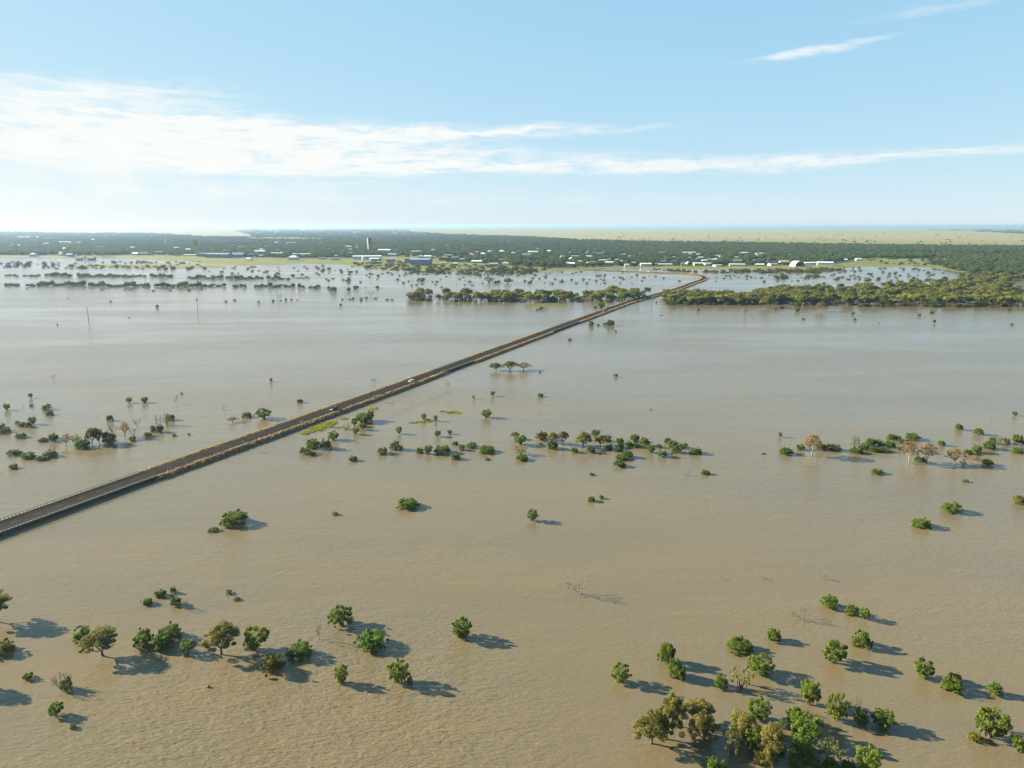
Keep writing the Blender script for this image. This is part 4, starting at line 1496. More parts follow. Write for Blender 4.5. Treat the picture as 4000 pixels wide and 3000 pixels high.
GROUPS = [
 ('in the scattered group left of the road', 'M0', [
  ('g', 270, 120, 40, 44), ('g', 60, 224, 52, 58), ('d', 203, 208, 22, 34), ('l', 272, 196, 34, 24), ('r', 403, 226, 80, 60), ('r', 430, 271, 62, 44),
  ('g', 288, 346, 78, 72), ('l', 147, 346, 44, 28), ('r', 192, 371, 64, 44), ('r', 250, 376, 52, 48), ('r', 20, 402, 62, 68), ('r', 60, 422, 60, 54),
  ('r', 12, 434, 46, 38), ('r', 180, 470, 92, 48), ('r', 370, 503, 88, 38), ('r', 460, 499, 94, 74), ('b', 570, 532, 98, 105), ('s', 660, 530, 82, 98),
  ('r', 712, 562, 128, 88), ('o', 795, 516, 140, 146), ('o', 862, 512, 118, 140), ('v', 950, 522, 108, 124), ('d', 985, 430, 84, 98), ('b', 1080, 460, 110, 138),
  ('d', 1190, 372, 78, 84), ('d', 1160, 456, 100, 84), ('r', 1145, 496, 66, 48), ('r', 950, 320, 58, 50), ('g', 1115, 162, 54, 50), ('g', 1250, 160, 58, 50),
  ('d', 1530, 170, 52, 88), ('l', 1570, 89, 26, 19), ('d', 1937, 223, 32, 36), ('d', 1375, 362, 74, 112), ('r', 1472, 317, 78, 58), ('s', 1442, 352, 58, 112),
  ('r', 1325, 417, 52, 62), ('r', 1383, 422, 72, 72), ('r', 1280, 460, 68, 48), ('l', 1505, 456, 42, 24), ('l', 1632, 443, 26, 19), ('b', 2010, 330, 98, 50),
  ('r', 2132, 293, 84, 48), ('g', 2275, 296, 132, 92)]),
 ('in the low row above the long bridge', 'M0', [
  ('r', 126, 620, 118, 55), ('r', 244, 650, 112, 60), ('r', 356, 664, 98, 42), ('r', 437, 637, 112, 66), ('d', 450, 590, 100, 58), ('r', 116, 737, 78, 47), ('d', 10, 782, 34, 22)]),
 ('in the loose group below the road grass', 'M1', [
  ('r', 380, 164, 54, 34), ('d', 786, 392, 78, 68), ('g', 846, 364, 62, 70), ('r', 926, 343, 134, 90), ('g', 991, 312, 62, 88), ('g', 921, 392, 66, 62), ('g', 858, 434, 64, 64),
  ('g', 668, 482, 94, 78), ('r', 495, 562, 128, 94), ('r', 602, 568, 98, 95), ('r', 425, 608, 98, 64), ('r', 471, 624, 78, 48), ('r', 840, 670, 78, 50)]),
 ('in the line of bushes right of the road', 'M1', [
  ('r', 1092, 612, 94, 64), ('r', 1200, 572, 92, 88), ('l', 1252, 580, 50, 50), ('g', 1235, 430, 52, 67), ('r', 1415, 602, 64, 58), ('g', 1480, 602, 84, 72), ('r', 1612, 610, 148, 80),
  ('r', 1720, 657, 90, 60), ('r', 1720, 531, 54, 36), ('r', 1778, 577, 62, 52), ('r', 1860, 557, 100, 57), ('r', 1992, 604, 148, 70), ('l', 1998, 661, 52, 17), ('g', 1565, 454, 60, 54),
  ('g', 1673, 431, 44, 37), ('g', 1450, 309, 46, 62), ('g', 1555, 321, 42, 57), ('g', 1990, 290, 88, 74), ('g', 2040, 104, 44, 42), ('g', 1880, 131, 24, 33)]),
 ('in the dense central row', 'M2', [
  ('r', 246, 113, 54, 34), ('o', 25, 472, 80, 64), ('g', 75, 520, 132, 92), ('v', 262, 492, 114, 82), ('o', 350, 508, 104, 98), ('o', 440, 522, 98, 120), ('r', 352, 567, 95, 80),
  ('l', 245, 521, 22, 15), ('s', 78, 610, 104, 78), ('r', 86, 667, 114, 57), ('r', 540, 597, 70, 52), ('o', 612, 547, 172, 134), ('r', 680, 602, 82, 68), ('g', 712, 452, 92, 58),
  ('o', 762, 532, 152, 102), ('r', 822, 502, 72, 62), ('d', 770, 426, 46, 46), ('r', 840, 572, 70, 46), ('r', 915, 587, 77, 44), ('r', 932, 522, 68, 57), ('r', 945, 556, 50, 44)]),
 ('at the right end of the central bush row', 'M2', [
  ('r', 1010, 547, 62, 57), ('r', 1060, 502, 84, 64), ('r', 1075, 554, 77, 44), ('r', 1148, 542, 88, 88), ('g', 1200, 592, 77, 72), ('r', 1272, 556, 52, 38), ('r', 1002, 642, 92, 68),
  ('r', 940, 662, 97, 54), ('r', 926, 724, 107, 67), ('r', 1346, 512, 72, 47), ('r', 1386, 547, 87, 57), ('r', 1480, 562, 87, 57), ('r', 1416, 602, 82, 80), ('r', 1300, 637, 80, 68), ('r', 1586, 610, 110, 64),
  ('l', 690, 793, 50, 24), ('d', 1512, 792, 62, 40), ('r', 1670, 787, 80, 44), ('d', 2085, 537, 48, 46)]),
 ('in the right-hand row with rusty gums', 'M3', [
  ('g', 106, 457, 34, 44), ('r', 155, 617, 117, 70), ('r', 280, 574, 72, 52), ('b', 385, 622, 178, 196), ('r', 446, 577, 64, 72), ('r', 502, 577, 78, 72), ('r', 580, 582, 102, 62),
  ('s', 750, 557, 64, 112), ('r', 760, 607, 114, 57), ('r', 830, 577, 92, 62), ('r', 886, 542, 88, 70), ('r', 960, 542, 82, 67), ('r', 910, 592, 92, 57), ('r', 1000, 594, 88, 52),
  ('r', 1050, 557, 97, 67), ('r', 1066, 487, 78, 58), ('r', 1120, 489, 52, 42), ('r', 1146, 517, 54, 47), ('r', 1250, 492, 128, 70), ('r', 1146, 577, 52, 38), ('b', 1216, 687, 152, 200),
  ('b', 1372, 682, 146, 184), ('r', 1312, 687, 97, 64), ('r', 1496, 537, 64, 54), ('b', 1610, 697, 154, 152), ('s', 1686, 702, 60, 40), ('b', 1796, 692, 92, 80), ('r', 1725, 614, 72, 48)]),
 ('in the bush group at the right edge', 'M3', [
  ('r', 1800, 602, 84, 77), ('r', 1895, 707, 88, 62), ('r', 1910, 570, 98, 72), ('r', 1936, 522, 64, 67), ('s', 1986, 542, 48, 98), ('r', 2056, 520, 68, 60), ('g', 2136, 522, 88, 90),
  ('r', 2196, 527, 48, 52), ('r', 2156, 602, 97, 48), ('r', 1650, 402, 64, 64), ('r', 1816, 444, 80, 66), ('g', 2130, 273, 42, 38), ('d', 1935, 299, 28, 17), ('r', 942, 785, 112, 52), ('l', 1706, 853, 52, 30)]),
 ('before the creek trees right of the road', 'F3', [
  ('d', 405, 940, 40, 95), ('d', 490, 930, 50, 70), ('l', 452, 925, 28, 20), ('d', 708, 1018, 66, 80), ('d', 405, 1075, 26, 36), ('g', 900, 1022, 38, 46), ('s', 1410, 1050, 44, 88), ('d', 1485, 1057, 26, 18),
  ('o', 1633, 973, 130, 112), ('g', 1737, 1008, 38, 40), ('r', 1812, 985, 36, 28), ('g', 1972, 1018, 56, 54), ('r', 1970, 962, 60, 50), ('d', 855, 1142, 32, 22), ('l', 2040, 1104, 36, 22), ('l', 14, 1243, 26, 32)]),
 ('at the far right before the creek trees', 'F4', [
  ('b', 12, 1013, 130, 108), ('g', 361, 1052, 42, 38), ('l', 386, 1114, 36, 28), ('g', 1078, 1068, 38, 36), ('r', 1213, 1040, 50, 32), ('g', 1247, 1142, 36, 42), ('g', 2050, 1012, 42, 44), ('l', 2079, 1164, 32, 26), ('l', 643, 1140, 18, 11)]),
 ('beside the road near the creek trees', 'F2', [
  ('r', 1962, 1172, 62, 62), ('l', 2037, 1170, 34, 24), ('l', 2105, 1166, 40, 32), ('r', 2168, 1172, 104, 72), ('l', 1730, 1331, 46, 28), ('g', 2068, 980, 80, 70), ('r', 2005, 982, 40, 28), ('r', 1420, 995, 56, 36), ('l', 1376, 1006, 30, 20),
  ('g', 400, 905, 60, 80)]),
 ('in the open water left of the power poles', 'F0', [
  ('l', 1195, 911, 32, 17), ('l', 733, 874, 22, 8), ('d', 692, 964, 34, 16), ('d', 803, 990, 18, 24), ('l', 620, 1160, 20, 18), ('v', 1698, 970, 34, 32), ('l', 1393, 1082, 24, 8), ('d', 340, 755, 26, 26), ('l', 1842, 795, 36, 10), ('d', 1676, 852, 18, 18)]),
 ('in the far scatter behind the power poles', 'F1', [
  ('l', 230, 914, 32, 20), ('l', 322, 899, 40, 18), ('g', 583, 925, 30, 28), ('r', 738, 909, 32, 24), ('l', 820, 901, 34, 14), ('r', 875, 898, 34, 26), ('l', 936, 892, 34, 16), ('l', 1001, 893, 26, 12), ('d', 810, 855, 46, 30),
  ('l', 1485, 891, 34, 18), ('g', 1467, 955, 34, 30), ('l', 1568, 889, 40, 14), ('r', 1602, 884, 34, 24), ('l', 1690, 879, 48, 18), ('l', 1745, 878, 44, 24), ('l', 1687, 906, 34, 20), ('l', 1843, 879, 44, 16), ('d', 1395, 845, 70, 44),
  ('d', 1800, 850, 74, 62), ('r', 1555, 800, 44, 50), ('r', 1385, 793, 84, 50), ('r', 1338, 768, 40, 30), ('r', 1632, 770, 66, 36), ('r', 1862, 766, 46, 32), ('l', 1970, 893, 46, 16), ('l', 2025, 893, 36, 18), ('d', 1190, 804, 50, 28), ('d', 1740, 782, 80, 44)]),
 ('beside the grey shrub before the town', 'F2', [
  ('s', 860, 706, 130, 74), ('r', 945, 712, 80, 38), ('g', 1060, 710, 90, 58), ('l', 1300, 712, 64, 24), ('l', 680, 735, 40, 14), ('l', 1640, 700, 60, 18), ('l', 650, 700, 50, 20), ('l', 125, 686, 110, 24), ('d', 1525, 716, 60, 32)]),
]
for phrase, tl, rows in GROUPS:
    m = TILE[tl][2]
    byk = {}
    for r_ in rows:
        byk.setdefault(WORD[r_[0]], []).append(r_)
    for wd, L in byk.items():
        L = sorted(L, key=lambda q: q[1])
        for i, (kd, x, y, w, h) in enumerate(L):
            u, v = uv(tl, x, y)
            lb = '%s %s from the left %s' % (ORD[i], wd, phrase) if len(L) > 1 else 'only %s %s' % (wd, phrase)
            place_plant(kd, u, v, w / m, h / m, lb, 'plants ' + phrase)

# long rows of half-drowned bushes across the far left water
ROWS = [('nearer', 'F0', [(40, 205, 738, 36), (280, 940, 742, 56), (945, 1600, 748, 50), (1660, 2212, 752, 54)]), ('nearer', 'F1', [(0, 240, 748, 40), (290, 430, 752, 38), (520, 660, 752, 36), (670, 970, 758, 44), (990, 1090, 760, 40), (1110, 1250, 766, 38)]),
        ('farther', 'F0', [(30, 200, 637, 20), (235, 440, 638, 24), (470, 780, 640, 38), (815, 1400, 643, 40), (1410, 1570, 640, 26), (1605, 1860, 648, 40), (2010, 2212, 663, 44)]),
        ('farther', 'F1', [(0, 190, 665, 38), (210, 640, 665, 42), (655, 920, 670, 40), (960, 1130, 658, 16)])]
n_row = {}
for which, tl, segs in ROWS:
    m = TILE[tl][2]
    for x0, x1, y, h in segs:
        x = x0 + 20
        while x < x1 - 8:
            w = h * random.uniform(0.9, 1.8)
            u, v = uv(tl, x + w * 0.3, y + random.uniform(-9, 5))
            i_ = n_row.get(which, 0)
            n_row[which] = i_ + 1
            place_plant('r', u, v, w / m, h * random.uniform(0.55, 1.3) / m, '%s green bush from the left in the %s long bush row' % (ORD[i_], which), 'bushes of the %s long row' % which)
            x += w * random.uniform(0.62, 1.0)

# ------------------------------------------------------------------ creek trees: 190 nearest as trees of their own, the rest a wood
T3 = lambda t, pts: [uv(t, *p) for p in pts]
STANDS = [
 (T3('F2', [(0, 830), (450, 845), (900, 840), (1250, 835), (1800, 825), (2212, 815), (2212, 905), (1700, 918), (1000, 915), (430, 905), (0, 895)]) , 100, 'left'),
 (T3('F3', [(-20, 815), (330, 805), (400, 838), (230, 890), (60, 910), (-20, 905)]), 26, 'left'),
 (T3('F3', [(520, 860), (1000, 855), (1480, 880), (1550, 830), (1750, 800), (2212, 795), (2212, 948), (1500, 925), (1300, 938), (700, 938), (560, 915)]), 330, 'right'),
 (T3('F4', [(0, 820), (300, 765), (900, 745), (1250, 700), (1550, 660), (2212, 600), (3600, 560), (3600, 980), (2212, 958), (600, 952), (0, 932)]), 900, 'right'),
]
cand = []
for poly, n, side in STANDS:
    for (u, v) in px_poly_pts(poly, n):
        k = depth_at(v)
        cand.append((k, u, v, side))
cand.sort(key=lambda c: (c[1] > 4030 or c[1] < -30, c[0]))
lt, rt = [c for c in cand if c[3] == 'left'], [c for c in cand if c[3] == 'right']
near_t, rest_t = lt[:70] + rt[:130], lt[70:] + rt[130:]
for i, (k, u, v, side) in enumerate(near_t):
    w = random.uniform(9.0, 15.5) if side == 'right' else random.uniform(8.5, 15)
    h = random.uniform(8.0, 13.5)
    p = at(u, v)
    me, st = TPL['o' if i % 3 == 0 else 'ft'][i % (5 if i % 3 == 0 else 4)]
    ci = random.randrange(4)
    cc = [(0.132, 0.142, 0.030), (0.102, 0.132, 0.028), (0.140, 0.130, 0.034), (0.082, 0.112, 0.028)][ci]
    lk = ('yellow-green', 'mid-green', 'olive-brown', 'dark green')[ci]
    t = thing('creek_tree', '%s gum in the flooded creek wood on the %s of the road' % (lk, side), 'tree', p, random.uniform(0, 6.28), '%s creek trees on the %s of the road' % (lk, side))
    obj('crown', me, t, jit(cc), scale=(w, w, h))
    obj('trunk', st, t, jit(BARKC['b'] if i % 4 == 0 else BARKC['o']), scale=(w, w, h))


def scatter(name, pts, tpl_key, label, cat, mat='leaf_far'):
    """stuff: many plants on given points, each with its own turn and size; pts: (x,y,z,width,height,template)"""
    me = bpy.data.meshes.new(name)
    me.from_pydata([p[:3] for p in pts], [], [])
    a = me.attributes.new('size', 'FLOAT_VECTOR', 'POINT')
    a.data.foreach_set('vector', np.array([[p[3], p[3], p[4]] for p in pts], dtype=np.float32).ravel())
    b = me.attributes.new('turn', 'FLOAT_VECTOR', 'POINT')
    b.data.foreach_set('vector', np.array([[0, 0, random.uniform(0, 6.28)] for p in pts], dtype=np.float32).ravel())
    c = me.attributes.new('pick', 'INT', 'POINT')
    c.data.foreach_set('value', np.array([p[5] for p in pts], dtype=np.int32))
    o = obj(name, me, kind='stuff', label=label, category=cat)
    g = bpy.data.node_groups.new(name, 'GeometryNodeTree')
    g.interface.new_socket('Geometry', in_out='INPUT', socket_type='NodeSocketGeometry')
    g.interface.new_socket('Geometry', in_out='OUTPUT', socket_type='NodeSocketGeometry')
    N = NT(g)
    gi, go = N.n('NodeGroupInput'), N.n('NodeGroupOutput')
    def attr(nm, ty):
        return [q for q in N.n('GeometryNodeInputNamedAttribute', data_type=ty, ins={'Name': nm}).outputs if q.enabled][0]
    iop = N.n('GeometryNodeInstanceOnPoints')
    N.link(gi.outputs[0], iop.inputs['Points'])
    join = N.n('GeometryNodeGeometryToInstance')
    for so in reversed(SRC[tpl_key]):
        oi = N.n('GeometryNodeObjectInfo', transform_space='ORIGINAL')
        oi.inputs['Object'].default_value = so
        N.link(oi.outputs['Geometry'], join.inputs[0])
    N.link(join.outputs[0], iop.inputs['Instance'])
    iop.inputs['Pick Instance'].default_value = True
    N.link(attr('pick', 'INT'), iop.inputs['Instance Index'])
    N.link(attr('turn', 'FLOAT_VECTOR'), iop.inputs['Rotation'])
    N.link(attr('size', 'FLOAT_VECTOR'), iop.inputs['Scale'])
    sm = N.n('GeometryNodeSetMaterial')
    sm.inputs['Material'].default_value = MATS[mat]
    N.link(iop.outputs[0], sm.inputs[0])
    N.link(sm.outputs[0], go.inputs[0])
    md = o.modifiers.new('scatter', 'NODES')
    md.node_group = g
    return o


def source(me):
    return next(o for o in sc.objects if o.data == me)


SRC = {'ft': [source(m_[0]) for m_ in TPL['ft']], 'fb': [source(m_[0]) for m_ in TPL['l']]}
SRC['mix'] = SRC['ft'] + SRC['fb']

wood = []
for k, u, v, side in rest_t:
    p = at(u, v)
    if random.random() < 0.75:
        wood.append((p.x, p.y, 0.0, random.uniform(9, 15), random.uniform(8, 13), random.randrange(4)))
    else:
        wood.append((p.x, p.y, -0.1, random.uniform(5, 9), random.uniform(3, 5.5), 4 + random.randrange(3)))
# undergrowth along the water's edge of the creek wood and out between the trunks
for poly, n in ((T3('F3', [(520, 915), (1300, 935), (1500, 925), (2212, 940), (2212, 955), (1500, 940), (1300, 952), (620, 950)]), 60), (T3('F4', [(0, 932), (600, 950), (2212, 955), (2212, 968), (600, 966), (0, 948)]), 60),
                (T3('F2', [(0, 850), (2212, 830), (2212, 922), (1000, 925), (0, 905)]), 120), (T3('F3', [(520, 860), (1480, 880), (1400, 930), (560, 930)]), 60)):
    for u, v in px_poly_pts(poly, n):
        p = at(u, v)
        wood.append((p.x, p.y, -0.2, random.uniform(4, 8.5), random.uniform(2.2, 4.2), 4 + random.randrange(3)))
scatter('creek_wood', wood, 'mix', 'dense flooded creek wood behind the nearest creek trees', 'wood')

# ------------------------------------------------------------------ far small bushes in the water and along the bank
fbp = []
for tl, poly, n, (w0, w1) in (
        ('F4', [(150, 560), (300, 540), (1100, 535), (1500, 590), (1250, 640), (900, 680), (300, 690), (0, 720), (0, 600)], 120, (3, 9)),
        ('F3', [(1050, 615), (2212, 610), (2212, 690), (1100, 705)], 45, (3, 7)), ('F3', [(1700, 625), (2212, 630), (2212, 668), (1750, 665)], 26, (6, 12)),
        ('F3', [(0, 590), (800, 615), (800, 690), (0, 740)], 22, (3, 7)), ('F1', [(0, 520), (1600, 520), (1650, 590), (900, 640), (0, 600)], 60, (4, 10)), ('F1', [(1300, 580), (2212, 600), (2212, 720), (1300, 700)], 50, (4, 9)),
        ('F2', [(1100, 600), (2212, 575), (2212, 720), (1100, 720)], 60, (3, 7)), ('F2', [(0, 630), (900, 640), (900, 750), (0, 760)], 24, (3, 7)), ('F0', [(0, 470), (2212, 470), (2212, 560), (0, 560)], 70, (4, 10)),
        ('F0', [(0, 500), (330, 480), (330, 535), (0, 535)], 26, (8, 14)), ('F0', [(400, 490), (1000, 520), (2212, 550), (2212, 565), (480, 555)], 60, (6, 13)), ('F0', [(1180, 480), (2212, 490), (2212, 500), (1180, 495)], 30, (6, 11)),
        ('F3', [(400, 555), (700, 580), (900, 595), (1400, 600), (2212, 600), (2212, 560), (1300, 575), (700, 590)], 150, (6, 14)), ('F3', [(400, 545), (900, 585), (700, 590), (420, 570)], 30, (5, 9)),
        ('F4', [(0, 545), (280, 560), (280, 578), (0, 585)], 40, (6, 12)), ('F1', [(1600, 490), (2212, 480), (2212, 580), (1650, 545)], 170, (6, 12)), ('F2', [(0, 500), (1000, 530), (1700, 540), (1200, 625), (0, 600)], 360, (6, 13)),
        ('F4', [(480, 450), (2212, 450), (2212, 535), (1100, 528), (480, 500)], 170, (5, 12)), ('F2', [(0, 590), (1200, 625), (1150, 635), (0, 612)], 60, (4, 8)), ('F0', [(0, 735), (2212, 750), (2212, 800), (0, 790)], 20, (2, 6))):
    for x, y in px_poly_pts(poly, max(8, int(n * 0.75))):
        u, v = uv(tl, x, y)
        p = at(u, v)
        w = random.uniform(w0, w1)
        fbp.append((p.x, p.y, -0.2, w, w * random.uniform(0.3, 0.6), 4 + random.randrange(3)))
scatter('far_bushes', fbp, 'mix', 'scattered little bushes in the far water and along the town bank', 'bushes')

# ------------------------------------------------------------------ the town
def gable_mesh(L, D, hw, hr, over=0.5):
    """roof and wall meshes of a gabled building, long side across"""
    w = MB()
    x, y = L / 2, D / 2
    w.add([(-x, -y, -0.5), (x, -y, -0.5), (x, y, -0.5), (-x, y, -0.5), (-x, -y, hw), (x, -y, hw), (x, y, hw), (-x, y, hw), (-x, 0, hw + hr), (x, 0, hw + hr)],
          [(0, 1, 5, 4), (2, 3, 7, 6), (1, 2, 6, 9, 5), (3, 0, 4, 8, 7)])
    r = MB()
    X, Y, t = x + over, y + over, 0.18
    e = hr * over / y
    r.add([(-X, -Y, hw - e + .05), (X, -Y, hw - e + .05), (X, 0, hw + hr + .05), (-X, 0, hw + hr + .05), (X, Y, hw - e + .05), (-X, Y, hw - e + .05),
           (-X, -Y, hw - e + .05 + t), (X, -Y, hw - e + .05 + t), (X, 0, hw + hr + .05 + t), (-X, 0, hw + hr + .05 + t), (X, Y, hw - e + .05 + t), (-X, Y, hw - e + .05 + t)],
          [(0, 3, 2, 1), (3, 5, 4, 2), (6, 7, 8, 9), (9, 8, 10, 11), (0, 1, 7, 6), (4, 5, 11, 10), (0, 6, 9, 3), (3, 9, 11, 5), (1, 2, 8, 7), (2, 4, 10, 8)])
    return w, r


def hip_mesh(L, D, hw, hr, over=0.7):
    w = MB()
    w.box((0, 0, hw / 2 - 0.25), (L, D, hw + 0.5))
    r = MB()
    X, Y = L / 2 + over, D / 2 + over
    k = max(0.1, X - Y)
    r.add([(-X, -Y, hw), (X, -Y, hw), (X, Y, hw), (-X, Y, hw), (-k, 0, hw + hr), (k, 0, hw + hr)], [(0, 3, 2, 1), (0, 1, 5, 4), (1, 2, 5), (2, 3, 4, 5), (3, 0, 4)])
    return w, r


def arch_mesh(L, D, R):
    """vaulted shed: vault along depth, open arched front"""
    n = 14
    w, r = MB(), MB()
    a = [math.pi * i / n for i in range(n + 1)]
    prof = [(-math.cos(t) * L / 2, math.sin(t) * R) for t in a]
    pin = [(x * 0.95, z * 0.95) for x, z in prof]
    vs_ = [(x, -D / 2, z) for x, z in prof] + [(x, D / 2, z) for x, z in prof] + [(x, -D / 2, z) for x, z in pin] + [(x, D / 2, z) for x, z in pin]
    m = n + 1
    fs = []
    for i in range(n):
        fs += [(i, i + 1, m + i + 1, m + i), (2 * m + i, 3 * m + i, 3 * m + i + 1, 2 * m + i + 1), (i, 2 * m + i, 2 * m + i + 1, i + 1)]
    r.add(vs_, fs)
    w.add([(x, D / 2 - 0.3, z) for x, z in pin] + [(x, D / 2 - 0.1, z) for x, z in pin], [tuple(range(m)), tuple(range(2 * m - 1, m - 1, -1))])
    return w, r


BUILDINGS = []
EXCL = []


def building(tile, x, y, w, h, roof, wall, style='gable', label=None, name='house', cat='house', depth=0.62, rz=None, door=False, nwin=0):
    u, v = uv(tile, x, y)
    m = TILE[tile][2]
    z0 = 1.0
    k = depth_at(v, z0)
    px = k / F / m
    L, Hh = w * px * 0.94, max(2.6, h * px)
    D = max(6.0, min(26.0, L * depth))
    p = at(u, v, z0)
    p.y += D / 2
    if rz is None:
        rz = random.uniform(-0.35, 0.35)
    t = thing(name, label or '', cat, p, rz, None)
    if style == 'arch':
        wm, rm = arch_mesh(L, D * 1.3, Hh)
    elif style == 'hip':
        wm, rm = hip_mesh(L, D, Hh * 0.62, Hh * 0.38)
    elif style == 'shed':
        wm, rm = gable_mesh(L, D, Hh * 0.78, Hh * 0.22)
    elif style == 'end':
        wm, rm = gable_mesh(D * 1.2, L, Hh * 0.62, Hh * 0.38)
    else:
        wm, rm = gable_mesh(L, D, Hh * 0.6, Hh * 0.4)
    wo_ = obj('wall', wm.mesh('wall', 'wall_' + wall), t)
    ro_ = obj('roof', rm.mesh('roof', 'roof_' + roof), t)
    if style == 'end':
        wo_.rotation_euler[2] = ro_.rotation_euler[2] = math.pi / 2
    hw = Hh * {'arch': 0.3, 'hip': 0.62, 'shed': 0.78}.get(style, 0.6)
    if style not in ('arch', 'end'):
        nw = nwin or max(2, min(5, int(L / 6)))
        wmb = MB()
        wmb.box((0, 0, 0), (min(2.0, L * 0.13), 0.10, min(1.5, hw * 0.42)))
        wme = wmb.mesh('window', 'glass_dark')
        for i in range(nw):
            xx = -L / 2 + L * (i + 0.5) / nw
            if door and i == nw // 2:
                db = MB()
                db.box((0, 0, 0), (min(4.5, L * 0.2), 0.12, hw * 0.8))
                obj('door', db.mesh('door', 'wall_grey'), t, loc=(xx, -D / 2 - 0.04, hw * 0.4))
            else:
                obj('window', wme, t, loc=(xx, -D / 2 - 0.04, hw * 0.55))
    BUILDINGS.append((t, u, v, label, style, roof))
    EXCL.append((p.x, p.y, max(L, D) * 0.55 + 3, L, Hh))
    return t


NOTED = [
 ('F1', 140, 437, 290, 52, 'blue', 'grey', 'shed', 'long pale blue roofed shed at the left of the town bank', 'shed', 'shed'),
 ('F1', 350, 432, 130, 52, 'blue', 'grey', 'gable', 'blue-grey gabled shed right of the long pale blue shed', 'shed', 'shed'),
 ('F1', 952, 462, 108, 52, 'white', 'white', 'hip', 'two-storey white house on the green bank', 'house', 'house'),
 ('F1', 475, 462, 62, 26, 'white', 'white', 'gable', 'small white cottage on the bank left of the two-storey house', 'house', 'house'),
 ('F1', 1745, 452, 322, 42, 'white', 'white', 'shed', 'long white roofed depot below the tall tower', 'shed', 'shed'),
 ('F1', 1835, 468, 120, 30, 'white', 'grey', 'shed', 'grey walled annex in front of the long white depot', 'shed', 'shed'),
 ('F1', 1940, 385, 150, 42, 'white', 'grey', 'shed', 'white roofed hall right of the tall tower', 'shed', 'hall'),
 ('F1', 2025, 420, 106, 34, 'grey', 'blue', 'gable', 'grey gabled building below the white roofed hall', 'shed', 'building'),
 ('F1', 2000, 474, 112, 30, 'blue', 'blue', 'shed', 'low blue shed right of the white depot annex', 'shed', 'shed'),
 ('F1', 2200, 494, 92, 66, 'cream', 'cream', 'shed', 'beige end of the large warehouse by the bank', 'warehouse', 'warehouse'),
 ('F2', 118, 507, 236, 66, 'blue', 'blue', 'shed', 'large blue-grey warehouse with dark wall strips', 'warehouse', 'warehouse'),
 ('F2', 496, 517, 62, 34, 'white', 'blue', 'hip', 'white and blue house right of the large warehouse', 'house', 'house'),
 ('F2', 725, 492, 116, 30, 'white', 'grey', 'gable', 'white roofed house with grey wall on the bank slope', 'house', 'house'),
 ('F2', 910, 522, 96, 34, 'cream', 'cream', 'gable', 'cream house above the bank scrub', 'house', 'house'),
 ('F2', 1040, 517, 96, 38, 'cream', 'white', 'hip', 'cream roofed white house right of the cream house', 'house', 'house'),
 ('F2', 995, 392, 62, 42, 'white', 'white', 'hip', 'white two-storey block rising among dark trees', 'building', 'building'),
 ('F2', 1335, 390, 122, 28, 'white', 'white', 'gable', 'white vaulted hall among dark trees', 'building', 'hall'),
 ('F2', 1262, 428, 100, 38, 'grey', 'white', 'shed', 'pale concrete framed building below the vaulted hall', 'building', 'building'),
 ('F2', 1650, 448, 44, 44, 'white', 'white', 'gable', 'narrow white house above the right-hand bank', 'house', 'house'),
 ('F2', 582, 392, 46, 36, 'brown', 'brown', 'arch', 'small brown vaulted shed among the trees', 'shed', 'shed'),
 ('F3', 345, 528, 124, 36, 'white', 'white', 'shed', 'low white building at the left of the right-hand bank', 'building', 'building'),
 ('F3', 742, 522, 48, 38, 'white', 'white', 'gable', 'white gabled house beside a white arched shed', 'house', 'house'),
 ('F3', 802, 522, 62, 44, 'white', 'white', 'arch', 'white arched shed between two long pale buildings', 'shed', 'shed'),
 ('F3', 915, 519, 112, 32, 'white', 'cream', 'shed', 'cream walled long building right of the white arched shed', 'building', 'building'),
 ('F3', 1010, 521, 78, 32, 'white', 'white', 'shed', 'short white building right of the cream walled one', 'building', 'building'),
 ('F3', 1335, 496, 92, 44, 'brown', 'brown', 'gable', 'brown roofed house above a long white wall', 'house', 'house'),
 ('F3', 1335, 524, 172, 24, 'white', 'white', 'shed', 'long low white building below the brown roofed house', 'building', 'building'),
 ('F3', 1842, 500, 104, 36, 'cream', 'cream', 'gable', 'cream house left of the large arched hangar', 'house', 'house'),
 ('F3', 1992, 528, 134, 58, 'white', 'grey', 'arch', 'large white arched hangar with dark open front', 'hangar', 'hangar'),
 ('F3', 2140, 512, 172, 30, 'white', 'white', 'shed', 'white shed behind the large arched hangar', 'shed', 'shed'),
 ('F4', 82, 522, 168, 44, 'white', 'white', 'shed', 'long white shed with a dark doorway at the end of town', 'shed', 'shed'),
 ('F4', 430, 468, 64, 30, 'white', 'white', 'gable', 'white house at the right end of the town trees', 'house', 'house'),
 ('F0', 2180, 424, 84, 42, 'blue', 'grey', 'shed', 'blue-grey shed at the bank before the long pale shed', 'shed', 'shed'),
 ('F0', 980, 458, 76, 26, 'blue', 'blue', 'shed', 'blue shed standing in the flooded field', 'shed', 'shed'),
 ('F0', 845, 457, 62, 20, 'blue', 'blue', 'shed', 'small dark blue shed beside a pale tree in the flooded field', 'shed', 'shed'),
]
for a_ in NOTED:
    building(*a_, door=a_[8] in ('shed', 'warehouse', 'building'))
